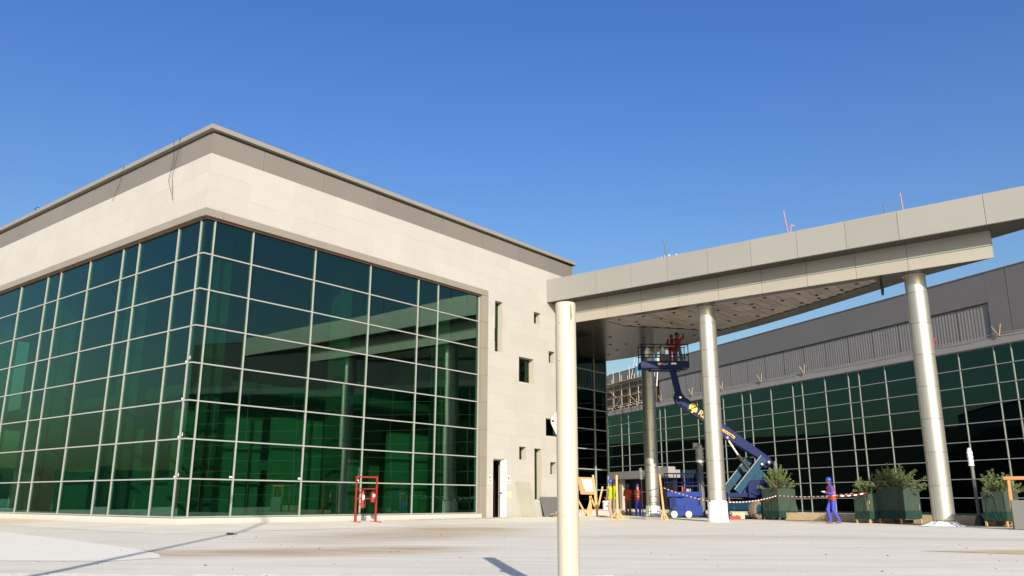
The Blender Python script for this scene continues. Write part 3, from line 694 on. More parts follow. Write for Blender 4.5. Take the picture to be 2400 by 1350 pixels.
tpz.build('tape_scrap', 'olive_tape', ps)
for a, z in ((-128, 2.39), (-98, 2.385), (-68, 2.375), (-78, 2.325), (-132, 2.05), (-88, 1.55), (-120, .72)):
    q = onpost(R(a), z, .0005); MB().ball(q, (.0035, .0035, .004), 8, 6).build('screw_hole', 'hole', ps)
# street lamp whose long shadow crosses the paving (stands left of and behind the camera)
lp = thing('lamp_post', (-3.75, -1.8, 0), 0, 'tall slim lamp post standing outside the picture to the left', 'lamp post')
MB().tube([(0, 0, 0), (0, 0, 13.2)], [.085, .05], 16).build('pole', 'grey', lp)
MB().box((0, 0, .2), (.3, .3, .4)).build('base', 'grey', lp); MB().bar((0, 0, 13.15), (-.9, .05, 13.3), .06).box((-1.1, .06, 13.3), (.6, .22, .08)).build('lantern', 'grey', lp)

# ------------------------------------------------------------------ text and people helpers
def text_part(name, s, size, material, parent, mtx, ext=.004):
    cu = bpy.data.curves.new(name, 'FONT'); cu.body = s; cu.size = size; cu.extrude = ext; cu.offset = size * .0095
    to = bpy.data.objects.new('tmp', cu); COL.objects.link(to)
    dg = bpy.context.evaluated_depsgraph_get()
    me = bpy.data.meshes.new_from_object(to.evaluated_get(dg)); bpy.data.objects.remove(to); bpy.data.curves.remove(cu)
    me.materials.clear(); me.materials.append(M[material]); me.transform(mtx)
    o = bpy.data.objects.new(name, me); COL.objects.link(o); o.parent = parent
    return o

BASE = dict(pel=(0, 0, .95), neck=(0, 0, 1.46), head=(0, .025, 1.625),
            shR=(.185, 0, 1.405), elR=(.245, -.03, 1.14), wrR=(.25, .05, .90), shL=(-.185, 0, 1.405), elL=(-.245, -.03, 1.14), wrL=(-.25, .05, .90),
            hiR=(.095, 0, .92), knR=(.105, .03, .50), anR=(.105, -.02, .085), hiL=(-.095, 0, .92), knL=(-.105, .03, .50), anL=(-.105, -.02, .085), toe=(0, 1, 0))
def person(label, loc, rz, J, top, legs, group=None, vest=None, helmet='helmet', hand='skin', sleeve=None, scarf=None, bands=True, scale=1.0):
    P = {k: Vector(v) for k, v in {**BASE, **J}.items()}
    t = thing('person', loc, rz, label, 'person', group); t.scale = (scale,) * 3
    m = MB(); seg = []
    def limb(a, b, ra, rb, lab, bulge=0):
        m.tube([a, a.lerp(b, .35), b], [ra, (ra * .65 + rb * .35) + bulge, rb], 12); m.ball(a, ra, 10, 6); m.ball(b, rb, 10, 6); seg.append((a, b, (ra + rb) / 2, lab))
    # torso: stacked ellipses between pelvis and neck
    lev = [(-.10, .13, .10), (0, .168, .122), (.25, .152, .112), (.5, .165, .12), (.72, .187, .125), (.88, .19, .105), (.97, .12, .085), (1.02, .062, .062)]
    vs = []; n = 18
    for f, rx, ry in lev:
        c = P['pel'].lerp(P['neck'], f)
        for k in range(n): a = 2 * math.pi * k / n; vs.append(c + Vector((rx * math.cos(a), ry * math.sin(a), 0)))
    fs = [(i * n + k, i * n + (k + 1) % n, (i + 1) * n + (k + 1) % n, (i + 1) * n + k) for i in range(len(lev) - 1) for k in range(n)]
    m.add(vs, fs); m.add(vs[:n], [tuple(reversed(range(n)))]); m.add(vs[-n:], [tuple(range(n))])
    seg.append((P['pel'].lerp(P['neck'], .05), P['pel'].lerp(P['neck'], .9), .15, 1)); seg.append((P['pel'] - Vector((0, 0, .05)), P['pel'], .15, 2))
    hd = P['head']; m.tube([P['neck'] - Vector((0, 0, .03)), hd - Vector((0, .02, .05))], [.06, .055], 12); seg.append((P['neck'] + Vector((0, 0, .05)), hd, .06, 0))
    m.ball(hd, (.078, .098, .115), 16, 12); m.ball(hd + Vector((0, .045, -.06)), (.05, .05, .05), 12, 8); m.ball(hd + Vector((0, .102, -.01)), (.014, .022, .024), 8, 6)
    for s in (-1, 1): m.ball(hd + Vector((s * .08, -.005, -.01)), (.012, .022, .032), 8, 6)
    seg.append((hd, hd + Vector((0, 0, .03)), .09, 0))
    for S, s in (('R', 1), ('L', -1)):
        sh, el, wr = P['sh' + S], P['el' + S], P['wr' + S]
        limb(sh, el, .064, .05, 1); limb(el, wr, .05, .036, 1 if sleeve is None else sleeve)
        d = (wr - el).normalized(); x = d.cross(Vector((0, 1, .2))).normalized(); y = x.cross(d); hn = wr + d * .055
        hv = P.get('hv' + S, None)
        m.tube([wr - d * .01, wr + d * .04, wr + d * .09], [.028, .036, .032], 10); seg.append((wr + d * .01, wr + d * .17, .03, 4))
        for i, L in enumerate((.070, .082, .076, .058)):
            o = wr + d * .085 + y * ((i - 1.5) * .0185); m.tube([o, o + d * L * .55 + x * s * .006, o + d * L + x * s * .026], [.0105, .0100, .0085], 7)
        o = wr + d * .03 + y * .03; m.tube([o, o + y * .028 + d * .028, o + y * .034 + d * .062], [.013, .012, .0095], 7)
        hi, kn, an = P['hi' + S], P['kn' + S], P['an' + S]
        limb(hi, kn, .098, .072, 2); limb(kn, an + Vector((0, 0, .03)), .074, .060, 2, .006)
        ty = P['toe'].normalized()
        m.tube([an + Vector((0, 0, .03)) - ty * .01, an - Vector((0, 0, .03)) - ty * .02], [.05, .05], 10)
        m.tube([an - ty * .075 - Vector((0, 0, .042)), an + ty * .06 - Vector((0, 0, .040)), an + ty * .17 - Vector((0, 0, .050))], [.042, .045, .034], 10); seg.append((an - ty * .05 - Vector((0, 0, .05)), an + ty * .17 - Vector((0, 0, .055)), .045, 3))
    raw = m.build('body', 'skin')
    md = raw.modifiers.new('r', 'REMESH'); md.mode = 'VOXEL'; md.voxel_size = .0115; md.use_smooth_shade = True
    sm = raw.modifiers.new('s', 'SMOOTH'); sm.factor = .5; sm.iterations = 2
    dg = bpy.context.evaluated_depsgraph_get(); me = bpy.data.meshes.new_from_object(raw.evaluated_get(dg)); bpy.data.objects.remove(raw)
    me.materials.clear()
    for k in ('skin', top, legs, 'boot', hand): me.materials.append(M[k])
    torso = []
    for p in me.polygons:
        c = p.center; best = (9, 0)
        for a, b, r, lab in seg:
            ab = b - a; f = max(0, min(1, (c - a).dot(ab) / max(ab.length_squared, 1e-9))); dd = (c - a - ab * f).length - r
            if dd < best[0]: best = (dd, lab)
        lab = best[1]
        if lab == 1 and c.z < P['pel'].z + .02 and abs(c.x) < .2: lab = 2
        p.material_index = lab; p.use_smooth = True
        f = (c - P['pel']).dot(P['neck'] - P['pel']) / (P['neck'] - P['pel']).length_squared
        cc = P['pel'].lerp(P['neck'], f)
        if lab in (1, 2) and -.12 < f < .97 and abs(c.x - cc.x) < (.205 if f > .75 else .19) and abs(c.y - cc.y) < .15: torso.append((p.index, f, c.x - cc.x))
    o = bpy.data.objects.new('body', me); COL.objects.link(o); o.parent = t
    if vest:
        used = {}; vs = []; fs = []; mi = []
        for i, f, dx in torso:
            q = []
            for vi in me.polygons[i].vertices:
                if vi not in used: used[vi] = len(vs); v = me.vertices[vi]; vs.append(v.co + v.normal * .016)
                q.append(used[vi])
            fs.append(q); mi.append(1 if bands and (.20 < f < .28 or .42 < f < .49 or (f > .5 and .085 < abs(dx) < .125)) else 0)
        bm = bmesh.new(); bv = [bm.verts.new(v) for v in vs]
        for q, k in zip(fs, mi):
            try: fc = bm.faces.new([bv[i] for i in q]); fc.material_index = k; fc.smooth = True
            except ValueError: pass
        bmesh.ops.solidify(bm, geom=bm.faces[:], thickness=.006)
        vm = bpy.data.meshes.new('vest'); bm.to_mesh(vm); bm.free(); vm.materials.append(M[vest]); vm.materials.append(M['tape_refl'])
        vo = bpy.data.objects.new('vest', vm); COL.objects.link(vo); vo.parent = t
    hc = hd + Vector((0, -.005, .035))
    if helmet:
        h = MB(); h.lathe(hc, [(.112, 0), (.113, .03), (.104, .07), (.078, .105), (.04, .122), (.002, .126)], 24)
        h.lathe(hc + Vector((0, .012, -.006)), [(.108, .006), (.135, .002), (.137, -.004), (.108, 0)], 24); h.box(hc + Vector((0, .0, .12)), (.03, .16, .016))
        h.build('helmet', helmet, t)
    else: MB().ball(hd + Vector((0, -.018, .03)), (.086, .10, .10), 16, 10).build('hair', 'hair', t)
    e = MB()
    for s in (-1, 1): e.ball(hd + Vector((s * .03, .088, .012)), .010, 8, 6)
    e.build('eyes', 'white', t)
    if scarf: MB().lathe(hd + Vector((0, -.02, -.13)), [(.10, -.06), (.085, 0), (.092, .06), (.10, .12)], 18).build('scarf', scarf, t)
    return t

# ------------------------------------------------------------------ people on the ground
person('man in yellow vest and blue helmet carrying a white bucket', (4.66, 39.75, 0), 28,
       dict(wrL=(-.27, .02, .87), elL=(-.26, -.06, 1.13), knR=(.10, .07, .50), anR=(.11, .05, .085), knL=(-.10, .0, .5), anL=(-.10, -.14, .10), head=(-.02, .03, 1.63)), 'tan_shirt', 'khaki', vest='hivis_y', bands=False, scale=1.02)
person('man in orange vest and brown trousers with his back turned beside the porch', (6.72, 49.2, 0), 8,
       dict(wrR=(.16, .24, 1.12), elR=(.25, .02, 1.14), wrL=(-.10, .26, 1.12)), 'brown_cloth', 'brown_cloth', 'workers in orange vests by the porch', vest='hivis_o', bands=False)
person('man in orange vest with silver bands and blue trousers, pink scarf under helmet', (7.27, 49.1, 0), -14,
       dict(elR=(.26, .10, 1.30), wrR=(.20, .27, 1.46), elL=(-.24, .1, 1.2), wrL=(-.12, .3, 1.25)), 'navy_dark', 'navy', 'workers in orange vests by the porch', vest='hivis_o', scarf='pink_cloth')
person('man in blue coverall and orange vest walking left with white gloves', (12.72, 33.85, 0), 96,
       dict(neck=(0, .04, 1.45), head=(0, .09, 1.61), shR=(.18, .04, 1.40), shL=(-.18, .08, 1.39), elL=(-.25, .10, 1.12), wrL=(-.12, .30, 1.19), elR=(.25, .03, 1.13), wrR=(.10, .28, 1.2),
            knR=(.10, .17, .53), anR=(.10, .10, .085), knL=(-.10, .05, .50), anL=(-.10, -.16, .10)), 'navy', 'navy', vest='hivis_o', hand='glove')
person('man with blue helmet on the roof behind the coping at the left', bl(.95, 16.35, 12.15), 140, {}, 'navy', 'navy')

bk_ = thing('paint_bucket', (4.375, 39.68, .45), 0, 'white plastic bucket hanging from the hand of the yellow vested man', 'bucket')
MB().lathe((0, 0, 0), [(.115, 0), (.138, .33), (.15, .33), (.15, .37), (.138, .37), (.13, .36)], 24).build('pail', 'white', bk_)
MB().tube([(-.145, 0, .34), (-.08, 0, .40), (0, 0, .42), (.08, 0, .40), (.145, 0, .34)], .006, 6).build('handle', 'galv', bk_)
MB().box((.05, -.128, .14), (.10, .012, .09)).build('printed_label', 'grey', bk_)

# ------------------------------------------------------------------ boom lift
BY = 41.4
def B(x, z, y=BY, Y=BY): f = Y / 42.0; return Vector((x * f - 12.0, y - 41.6, .85 + (z - .85) * f))
bm_ = thing('boom_lift', (12.0, 41.6, 0), 0, 'blue articulated boom lift raising a basket to the canopy ceiling', 'boom lift')
lat = Vector((.6, -.8, 0)); lon = Vector((.8, .6, 0)); C0_ = Vector((.22, 1.22, 0))
rotc = Matrix((lon, Vector((-.6, .8, 0)), Vector((0, 0, 1)))).transposed()
MB().box(C0_ + Vector((0, 0, .60)), (3.3, 1.5, .48), rotc).box(C0_ - lon * 1.45 + Vector((0, 0, .62)), (.5, 1.9, .40), rotc).build('chassis', 'teal', bm_, .04)
for a in (-1.3, 1.3):
    for b in (-1.05, 1.05):
        wc = C0_ + lon * a + lat * b + Vector((0, 0, .42)); q = lat.to_track_quat('X', 'Z').to_matrix()
        wm = MB().lathe((0, 0, 0), [(.24, -.17), (.36, -.18), (.41, -.14), (.41, .14), (.36, .18), (.24, .17), (.24, -.17)], 32, axis='x')
        for k in range(22):
            t = 2 * math.pi * k / 22
            for s in (-1, 1): wm.box((s * .085, .415 * math.cos(t + s * .07), .415 * math.sin(t + s * .07)), (.17, .05, .055), Matrix.Rotation(t, 3, 'X') @ Matrix.Rotation(.5 * s, 3, 'Y'))
        wo_ = wm.build('wheel', 'tyre', bm_); wo_.matrix_local = Matrix.Translation(wc) @ q.to_4x4()
        MB().lathe((0, 0, 0), [(.25, -.15), (.25, .10), (.20, .15), (.12, .12), (.02, .13)], 24, axis='x').build('rim', 'teal', wo_)
MB().lathe(C0_ + Vector((0, 0, .84)), [(.62, 0), (.62, .14)], 28).build('turntable', 'black', bm_)
def cowl(name, x0, x1, y0, y1, z0, z1, m='blue'):
    n = 8; pr = []
    w = x1 - x0; h = z1 - z0
    ol = [(x0, z0), (x1, z0)] + [(x1 - w * .28 * (1 - math.cos(t)) * 1.0, z0 + h * .55 + h * .45 * math.sin(t)) for t in [R(90) * k / 5 for k in range(6)]] + [(x0 + w * .24 * (1 - math.sin(t)), z0 + h * .6 + h * .4 * math.cos(t)) for t in [R(90) * k / 5 for k in range(6)]]
    return MB().slabxz(ol, y0, y1).build(name, m, bm_, .05)
a, b = B(11.72, .98), B(12.85, 1.86); cowl('engine_cowl', a.x, b.x, .0, 1.5, a.z, b.z)
a, b = B(12.87, .98), B(14.06, 1.80); cowl('counterweight', a.x, b.x, .1, 1.5, a.z, b.z)
a, b = B(10.72, 1.04), B(11.72, 1.24); MB().mm(a.x, b.x, .1, 1.3, a.z, b.z).build('turret_frame', 'blue', bm_)
# lower lifting arms (light blue) with a pale strip along their upper edges
for y, dx in ((.15, .22), (.95, -.22)):
    p, q = B(11.0 + dx, 1.28), B(12.45 + dx, 2.95); p.y = q.y = y
    MB().bar(p, q, .12, .34, up=(-.8, 0, .6)).build('lower_arm', 'teal', bm_)
    d = Vector((-.76, 0, .65)) * .185; MB().bar(p + d, q + d, .13, .03, up=(-.8, 0, .6)).build('pale_edge', 'alu_far', bm_)
a = B(11.45, 1.1); b = B(12.75, 2.15); MB().slabxz([(a.x, a.z), (b.x - .1, a.z), (b.x, b.z), (b.x - .35, b.z + .3)], .28, .42).build('side_plate', 'teal', bm_)
def outline(name, pts, y, wd, m, par=None):
    P = [B(x, z) for x, z in pts]; return MB().slabxz([(p.x, p.z) for p in P], y - wd / 2, y + wd / 2).build(name, m, par or bm_, .02)
bo = outline('main_boom', [(12.72, 2.42), (13.15, 2.72), (12.98, 2.98), (9.95, 5.27), (9.60, 4.86), (10.95, 3.84), (12.35, 2.98)], .45, .46, 'blue')
ib = outline('inner_boom', [(10.05, 5.14), (9.0, 5.92), (8.86, 5.98), (8.62, 5.62), (9.3, 5.06), (9.75, 4.80)], .45, .38, 'blue')
outline('boom_head', [(8.90, 6.02), (8.70, 6.26), (8.40, 6.22), (8.33, 5.98), (8.45, 5.60), (8.72, 5.64)], .45, .30, 'blue')
for k in range(6):
    x = 9.85 - .19 * k; z = 4.72 + .145 * k; c = B(x, z); MB().box(c + Vector((0, .42, 0)), (.12, .40, .10), Matrix.Rotation(R(36), 3, 'Y')).build('hose_guard', 'blue', bm_)
MB().bar(B(10.96, 3.82) + Vector((0, .45, 0)), B(11.45, 3.02) + Vector((0, .45, 0)), .07).build('cylinder_rod', 'galv', bm_)
MB().tube([B(11.4, 3.1) + Vector((0, .45, 0)), B(12.15, 2.02) + Vector((0, .45, 0))], .10, 14).build('lift_cylinder', 'black', bm_)
ry = lambda c, a: Matrix.Translation(c) @ Matrix.Rotation(R(a), 4, 'Y') @ Matrix.Rotation(R(90), 4, 'X')
c = B(10.53, 4.37) + Vector((0, .20, 0)); c.y = .45 - .238
text_part('phone_number', '44600770', .215, 'yellow_print', bo, ry(c, 35))
c = B(9.46, 5.12); c.y = .45 - .238; text_part('lettering', 'Rapid', .40, 'yellow_print', bo, ry(c, 36))
c = B(9.27, 5.42); c.y = .45 - .196
lgm = MB(); n = 28
for s, A0, A1 in ((1, 20, 200), (-1, 200, 380)):
    pts = [(.20 * math.cos(R(A0 + (A1 - A0) * k / n)) + s * -.012, .235 * math.sin(R(A0 + (A1 - A0) * k / n)) + s * .02) for k in range(n + 1)] + ([(-.03, -.02), (.03, .06)] if s > 0 else [(.03, -.02), (-.03, .06)])[:2]
    lgm.add([c + Vector((x, 0, z)) for x, z in pts] + [c + Vector((x, .012, z)) for x, z in pts], [tuple(range(len(pts))), tuple(reversed(range(len(pts), 2 * len(pts))))])
lgm.build('round_emblem', 'yellow_print', ib)
# hydraulic hoses
for dy, dz in ((.10, -.02), (.16, -.05)):
    MB().tube([B(10.9, 3.78) + Vector((0, dy, 0)), B(10.6, 4.02) + Vector((0, dy, dz)), B(9.75, 4.72) + Vector((0, dy, dz)), B(9.0, 5.28) + Vector((0, dy, dz - .05)), B(8.5, 5.6) + Vector((0, dy, -.12)), B(8.36, 6.0) + Vector((-.02, dy - .05, 0)), B(8.25, 6.6) + Vector((-.03, dy - .1, 0))], .022, 6).build('hose', 'black', bm_)
for x, z in ((12.85, 2.72), (12.5, 2.62), (10.85, 3.92), (8.58, 5.95)): MB().lathe(B(x, z) + Vector((0, .19, 0)), [(.07, 0), (.07, -.03), (.02, -.035)], 14, axis='y').build('pivot_pin', 'galv', bm_)
# jib and basket
JY = 40.55
p, q = B(8.56, 6.05, 41.75), B(8.18, 7.45, JY, JY)
MB().bar(p, q, .24, .34).build('jib', 'blue', bm_); MB().bar(p.lerp(q, .1) + Vector((-.02, -.23, 0)), p.lerp(q, .5) + Vector((-.02, -.23, 0)), .05, .04).build('jib_slot', 'alu_far', bm_)
def K(x, z): return B(x, z, JY, JY)
x0, x1 = K(6.53, 8).x, K(8.98, 8).x; y0, y1 = JY - 41.6 - .45, JY - 41.6 + .45; zf = K(7, 7.40).z; zt = K(7, 7.70).z; zr = K(7, 8.56).z; zm = K(7, 8.03).z
bs = MB().mm(x0, x1, y0, y1, zf - .04, zf + .02).mm(x0, x1, y0 - .02, y0 + .02, zf, zt).mm(x0, x1, y1 - .02, y1 + .02, zf, zt - .1).mm(x0, x0 + .04, y0, y1, zf, zt - .05).mm(x1 - .04, x1, y0, y1, zf, zt - .05).mm(x0 + .5, x1 - .3, y0 + .1, y1, zf - .12, zf - .04).build('basket_floor', 'blue', bm_)
for x in (x0 + .03, x0 + .42, x0 + .70, x0 + 1.0, x1 - .42, x1 - .03):
    for y in ((y0, y1) if x in (x0 + .03, x1 - .03) else ((y1,) if x in (x0 + .42, x1 - .42) else (y0,))): MB().tube([(x, y, zt - .1), (x, y, zr)], .022, 8).build('basket_post', 'blue', bm_)
for z in (zr, zm):
    MB().tube([(x0, y0, z), (x1, y0, z), (x1, y1, z), (x0, y1, z), (x0, y0, z)], .024, 8).build('guard_rail', 'blue', bm_)
MB().mm(x0 + .95, x0 + 1.4, y0 - .14, y0 + .1, zt, zt + .30).build('control_box', 'black', bm_)
c = Vector((x0 + .98, y0 - .024, zf + .10)); text_part('lettering', 'Rapid', .15, 'alu', bm_, Matrix.Translation(c) @ Matrix.Rotation(R(90), 4, 'X'))
MB().lathe((x0 + .90, y0 - .032, zf + .15), [(.001, 0), (.075, .0), (.075, .01)], 20, axis='y').build('round_emblem', 'yellow_print', bm_)
MB().mm(x0 + 1.48, x0 + 1.73, y0 - .03, y0 - .021, zf + .12, zf + .20).build('notice_plate', 'paper', bm_)
def W(v): return Vector((12.0, 41.6, 0)) + Vector(v)
person('bareheaded man in red coverall with back turned in the lift basket', W((x0 + 1.62, JY - 41.6 - .12, zf + .02)), -8,
       dict(elR=(.27, .12, 1.2), wrR=(.22, .34, 1.22), elL=(-.27, .12, 1.2), wrL=(-.20, .34, 1.25), neck=(0, .05, 1.44), head=(0, .11, 1.60)), 'red_cloth', 'red_cloth', 'workers in the lift basket', helmet=None, vest='red_cloth', scale=.97)
person('man in red shirt and grey trousers reaching up in the lift basket', W((x1 - .42, JY - 41.6 + .12, zf + .04)), -35,
       dict(elR=(.27, .18, 1.52), wrR=(.20, .30, 1.70), elL=(-.25, .2, 1.45), wrL=(-.12, .34, 1.62), head=(0, -.02, 1.62), knR=(.16, .04, .5), anR=(.24, -.02, .085)), 'red_cloth', 'grey_cloth', 'workers in the lift basket', helmet='black', scale=1.0)
for i, (dx, h, lb) in enumerate(((.48, .5, 'pale grey sack hung on the left of the lift basket'), (1.18, .42, 'white plastic bag hanging mid basket on the lift rail'))):
    s_ = MB().lathe((0, 0, 0), [(.02, -h), (.13, -h + .03), (.16, -h * .6), (.11, -.12), (.03, 0)], 14); o = s_.build('sack', 'wrap'); o.location = W((x0 + dx, y1 - .12 - .2 * i, zr - .02)); tag(o, lb, 'sack', 'sacks in the lift basket')
o = MB().box((0, 0, .14), (.24, .2, .26)).box((0, 0, .02), (.25, .21, .03)).build('carton', 'plank'); o.location = W((x0 + 1.35, y1 - .25, zf + .45)); tag(o, 'small cardboard carton beside the red man in the lift basket', 'carton')
o = MB().tube([(0, 0, 0), (-.01, .0, -.3), (.02, 0, -.62)], [.06, .09, .05], 10).build('hung_vest', 'olive_tape'); o.location = W((x0 + .76, y0 + .04, zr - .03)); tag(o, 'dull yellow green vest hung over the front rail of the lift basket', 'vest')

# ------------------------------------------------------------------ scissor lift
sl = thing('scissor_lift', (8.85, 44.3, 0), 0, 'lowered blue scissor lift with white wheels behind the middle column', 'scissor lift')
MB().mm(-.62, .95, -.40, .40, .10, .42).build('base', 'blue_lift', sl, .02)
MB().mm(.05, .95, -.44, -.41, .12, .62).mm(-.6, .95, -.43, -.405, .40, .52).build('side_tray', 'blue_lift', sl, .01)
for x in (-.52, .22):
    for y in (-.42, .42):
        wl = MB().lathe((x, y, .17), [(.04, -.07), (.15, -.07), (.17, -.05), (.17, .05), (.15, .07), (.05, .07)], 24, axis='y').build('wheel', 'tyre_white', sl)
        MB().lathe((x, y, .17), [(.001, .074), (.06, .074), (.06, .06)], 14, axis='y').build('hub', 'black', wl)
for k in range(5):
    z = .50 + .105 * k
    for s in (-1, 1): MB().bar((-.70, -.30 * s, z), (.80, -.30 * s, z + .075), .05, .085).build('scissor_arm', 'blue_lift', sl)
MB().mm(-.35, .70, -.34, -.28, .55, .98).build('cover_plate', 'blue_lift', sl)
MB().mm(-.62, -.42, -.34, .3, .45, 1.04).build('pump_unit', 'blue', sl)
MB().mm(-.85, .95, -.42, .42, 1.04, 1.30).build('platform', 'blue_lift', sl, .02)
for x in (-.80, -.30, .12, .50, .92):
    for y in (-.38, .38): MB().tube([(x, y, 1.3), (x, y, 2.22)], .02, 8).build('rail_post', 'blue', sl)
for z in (2.22, 1.76):
    MB().tube([(-.82, -.38, z), (.94, -.38, z), (.94, .38, z), (-.82, .38, z), (-.82, -.38, z)], .022, 8).build('guard_rail', 'blue', sl)
for x in (.16, .26, .36): MB().tube([(x, -.3, 1.3), (x + .02, -.3, 1.75), (x - .04, -.3, 2.2)], .018, 6).build('gate_bar', 'blue', sl)
MB().mm(-.8, -.4, -.44, -.42, .15, .36).build('black_panel', 'black', sl)
o = MB().lathe((0, 0, 0), [(.06, 0), (.06, .18), (.03, .24), (.03, .28)], 14).build('red_bottle', 'red'); o.location = (8.85, 44.05, 1.305); tag(o, 'small red bottle standing on the scissor lift platform', 'bottle')
o = MB().box((0, 0, .07), (.26, .22, .14), Matrix.Rotation(.3, 3, 'Z')).build('tool_bag', 'debris'); o.location = (9.12, 44.1, 1.305); tag(o, 'grey tool bag lying on the scissor lift platform', 'bag')

# ------------------------------------------------------------------ plastic wrapped lamp posts
def wrapped_post(loc, h, r, wl, wr, lean, label, mp='grey', base=True, armd=0, mw='wrap'):
    t = thing('wrapped_lamp', loc, 0, label, 'lamp post', 'lamp posts wrapped in plastic')
    top = Vector((lean, 0, h)); MB().tube([(0, 0, 0), top], r, 12).build('pole', mp, t)
    pts = []; rs = []
    for k in range(13):
        f = k / 12; pts.append(Vector((0, 0, 0)).lerp(top, 1 - wl / h * f) + Vector((0, 0, .02))); rs.append(max(.012, wr * (.55 + .45 * min(1, f * 4)) * (1 + .14 * math.sin(k * 2.3)) * (.3 if k == 0 else 1)))
    MB().tube(pts, rs, 12).build('plastic_cover', mw, t)
    if armd: MB().tube([top + Vector((0, 0, -.06)), top + Vector((armd, 0, -.02)), top + Vector((armd, 0, -.22))], [wr * .6, wr * .7, wr * .3], 10).build('plastic_cover', mw, t)
    if base: MB().prism([(-.14, -.14), (.14, -.14), (.14, .14), (-.14, .14)], 0, .04).lathe((0, 0, 0), [(.20, .0), (.14, .25), (r + .02, .38)], 10).build('base_cover', 'black', t)
wrapped_post((17.12, 31.4, 0), 2.78, .05, .66, .095, -.06, 'slim dark lamp post wearing a white plastic cap between right column and planter')
wrapped_post((7.15, 46.6, 0), 2.58, .035, .62, .085, -.03, 'short lamp with white plastic cover above the orange vested men', armd=-.06, base=False)
wrapped_post((10.32, 46.2, 0), 3.85, .16, 1.0, .22, -.02, 'thick dark post with grey plastic cover left of the middle column', mp='grey', armd=-.28, base=False, mw='galv')
wrapped_post((14.38, 46.0, 0), 2.95, .04, .6, .10, -.03, 'white plastic covered lamp seen through the bush in front of the boom lift', base=False)

# ------------------------------------------------------------------ shrubs in shade net boxes
def bush(loc, h0, rad, hh, n, label, seed, droop=.1):
    r = random.Random(seed); t = thing('shrub', loc, 0, label, 'shrub', 'shrubs in shade net boxes')
    br = MB(); lf = MB()
    br.tube([(0, 0, .1), (.02, .0, h0 * .6), (0, .02, h0 + hh * .3)], [.035, .028, .015], 8)
    for i in range(n):
        a = r.random() * 6.283; el = r.random() ** .7
        base = Vector((r.gauss(0, .05), r.gauss(0, .05), h0 * (.55 + .45 * r.random())))
        d = Vector((math.cos(a) * (1.15 - el * .7), math.sin(a) * (1.15 - el * .7), .15 + el * .95)); L = hh * (.65 + .5 * r.random())
        tip = base + Vector((d.x * rad * 1.05, d.y * rad * 1.05, 0)) * (.7 + .55 * r.random()) + Vector((0, 0, (h0 - base.z) + d.z * hh * (.45 + .4 * r.random()) - droop * r.random()))
        mid = base.lerp(tip, .5) + Vector((0, 0, .10)) + Vector((r.gauss(0, .05), r.gauss(0, .05), 0))
        pts = [base, base.lerp(mid, .6), mid, mid.lerp(tip, .55), tip]; br.tube(pts, [.008, .007, .006, .004, .002], 4, cap=False)
        for k in range(75):
            f = .28 + .72 * r.random() ** .8; q = f * 4; j = min(3, int(q)); p = pts[j].lerp(pts[j + 1], q - j)
            dd = (pts[j + 1] - pts[j]).normalized(); sd = dd.cross(Vector((r.gauss(0, 1), r.gauss(0, 1), r.gauss(0, 1)))).normalized()
            u = (dd * .75 + sd * .8).normalized() * (.05 + .05 * r.random()); v = u.cross(Vector((r.gauss(0, 1), r.gauss(0, 1), r.gauss(0, 1)))).normalized() * .012
            lf.add([p, p + u * .5 + v, p + u, p + u * .5 - v], [(0, 1, 2, 3)])
    br.build('trunk', 'bark', t); lf.build('crown', 'leaf', t)
def net_box(corner, wl, wr, z0, z1, label, seed, legs='wood', fold=.28):
    r = random.Random(seed); side = math.hypot(wl, wr); ph = math.atan2(wr, wl)
    Cn = Vector((corner[0], corner[1], 0)); wv = Cn.normalized(); pv = Vector((wv.y, -wv.x, 0))
    a = -math.cos(ph) * pv + math.sin(ph) * wv; b = math.sin(ph) * pv + math.cos(ph) * wv
    cen = Cn + (a + b) * side / 2; rz = math.degrees(math.atan2(b.y, b.x))
    t = thing('net_box', cen, rz, label, 'shade box', 'shade net boxes round the shrubs'); s = side / 2
    for sx in (-1, 1):
        for sy in (-1, 1): MB().mm(sx * s - .03, sx * s + .03, sy * s - .03, sy * s + .03, 0, z1 - .02).build('leg', legs, t)
    for i, (ax, sg) in enumerate((('y', -1), ('x', -1), ('y', 1), ('x', 1))):
        n = 10; m = MB()
        for zz0, zz1, off in ((z0 + fold, z1, .036), (z0, z0 + fold + .03, .046)):
            vs = []
            for z in (zz0, (zz0 + zz1) / 2, zz1):
                for k in range(n + 1):
                    x = -s - .04 + (2 * s + .08) * k / n; o = sg * (s + off + r.gauss(0, .006))
                    vs.append((x, o, z + r.gauss(0, .008)) if ax == 'y' else (o, x, z + r.gauss(0, .008)))
            m.add(vs, [(k + q * (n + 1), k + 1 + q * (n + 1), k + 1 + (q + 1) * (n + 1), k + (q + 1) * (n + 1)) for q in (0, 1) for k in range(n)], 0 if off < .04 else 1)
        m.build('net_panel', ['net', 'net_dark'], t)
    MB().mm(-s, s, -s, s, .16, .2).lathe((0, 0, .02), [(.2, 0), (.26, .14)], 14).build('base_board', 'soil', t)
    return cen
c = net_box((12.49, 40.0), .66, .74, .10, 1.42, 'dark green shade net box in front of the boom lift', 1, legs='grey'); bush(c, 1.40, .75, 1.30, 60, 'airy grey green shrub in the box in front of the boom lift', 11)
c = net_box((14.28, 34.2), .49, .45, .16, 1.15, 'smallest green shade net box, left of the pair by the walking man', 2); bush(c, 1.08, .50, .95, 46, 'smallest round shrub in the left box of the pair', 12)
c = net_box((15.16, 33.4), .76, .70, .20, 1.41, 'largest green shade net box touching the smallest one', 3); bush(c, 1.40, .92, 1.15, 105, 'largest bushy shrub spreading over the right box of the pair', 13, .2)
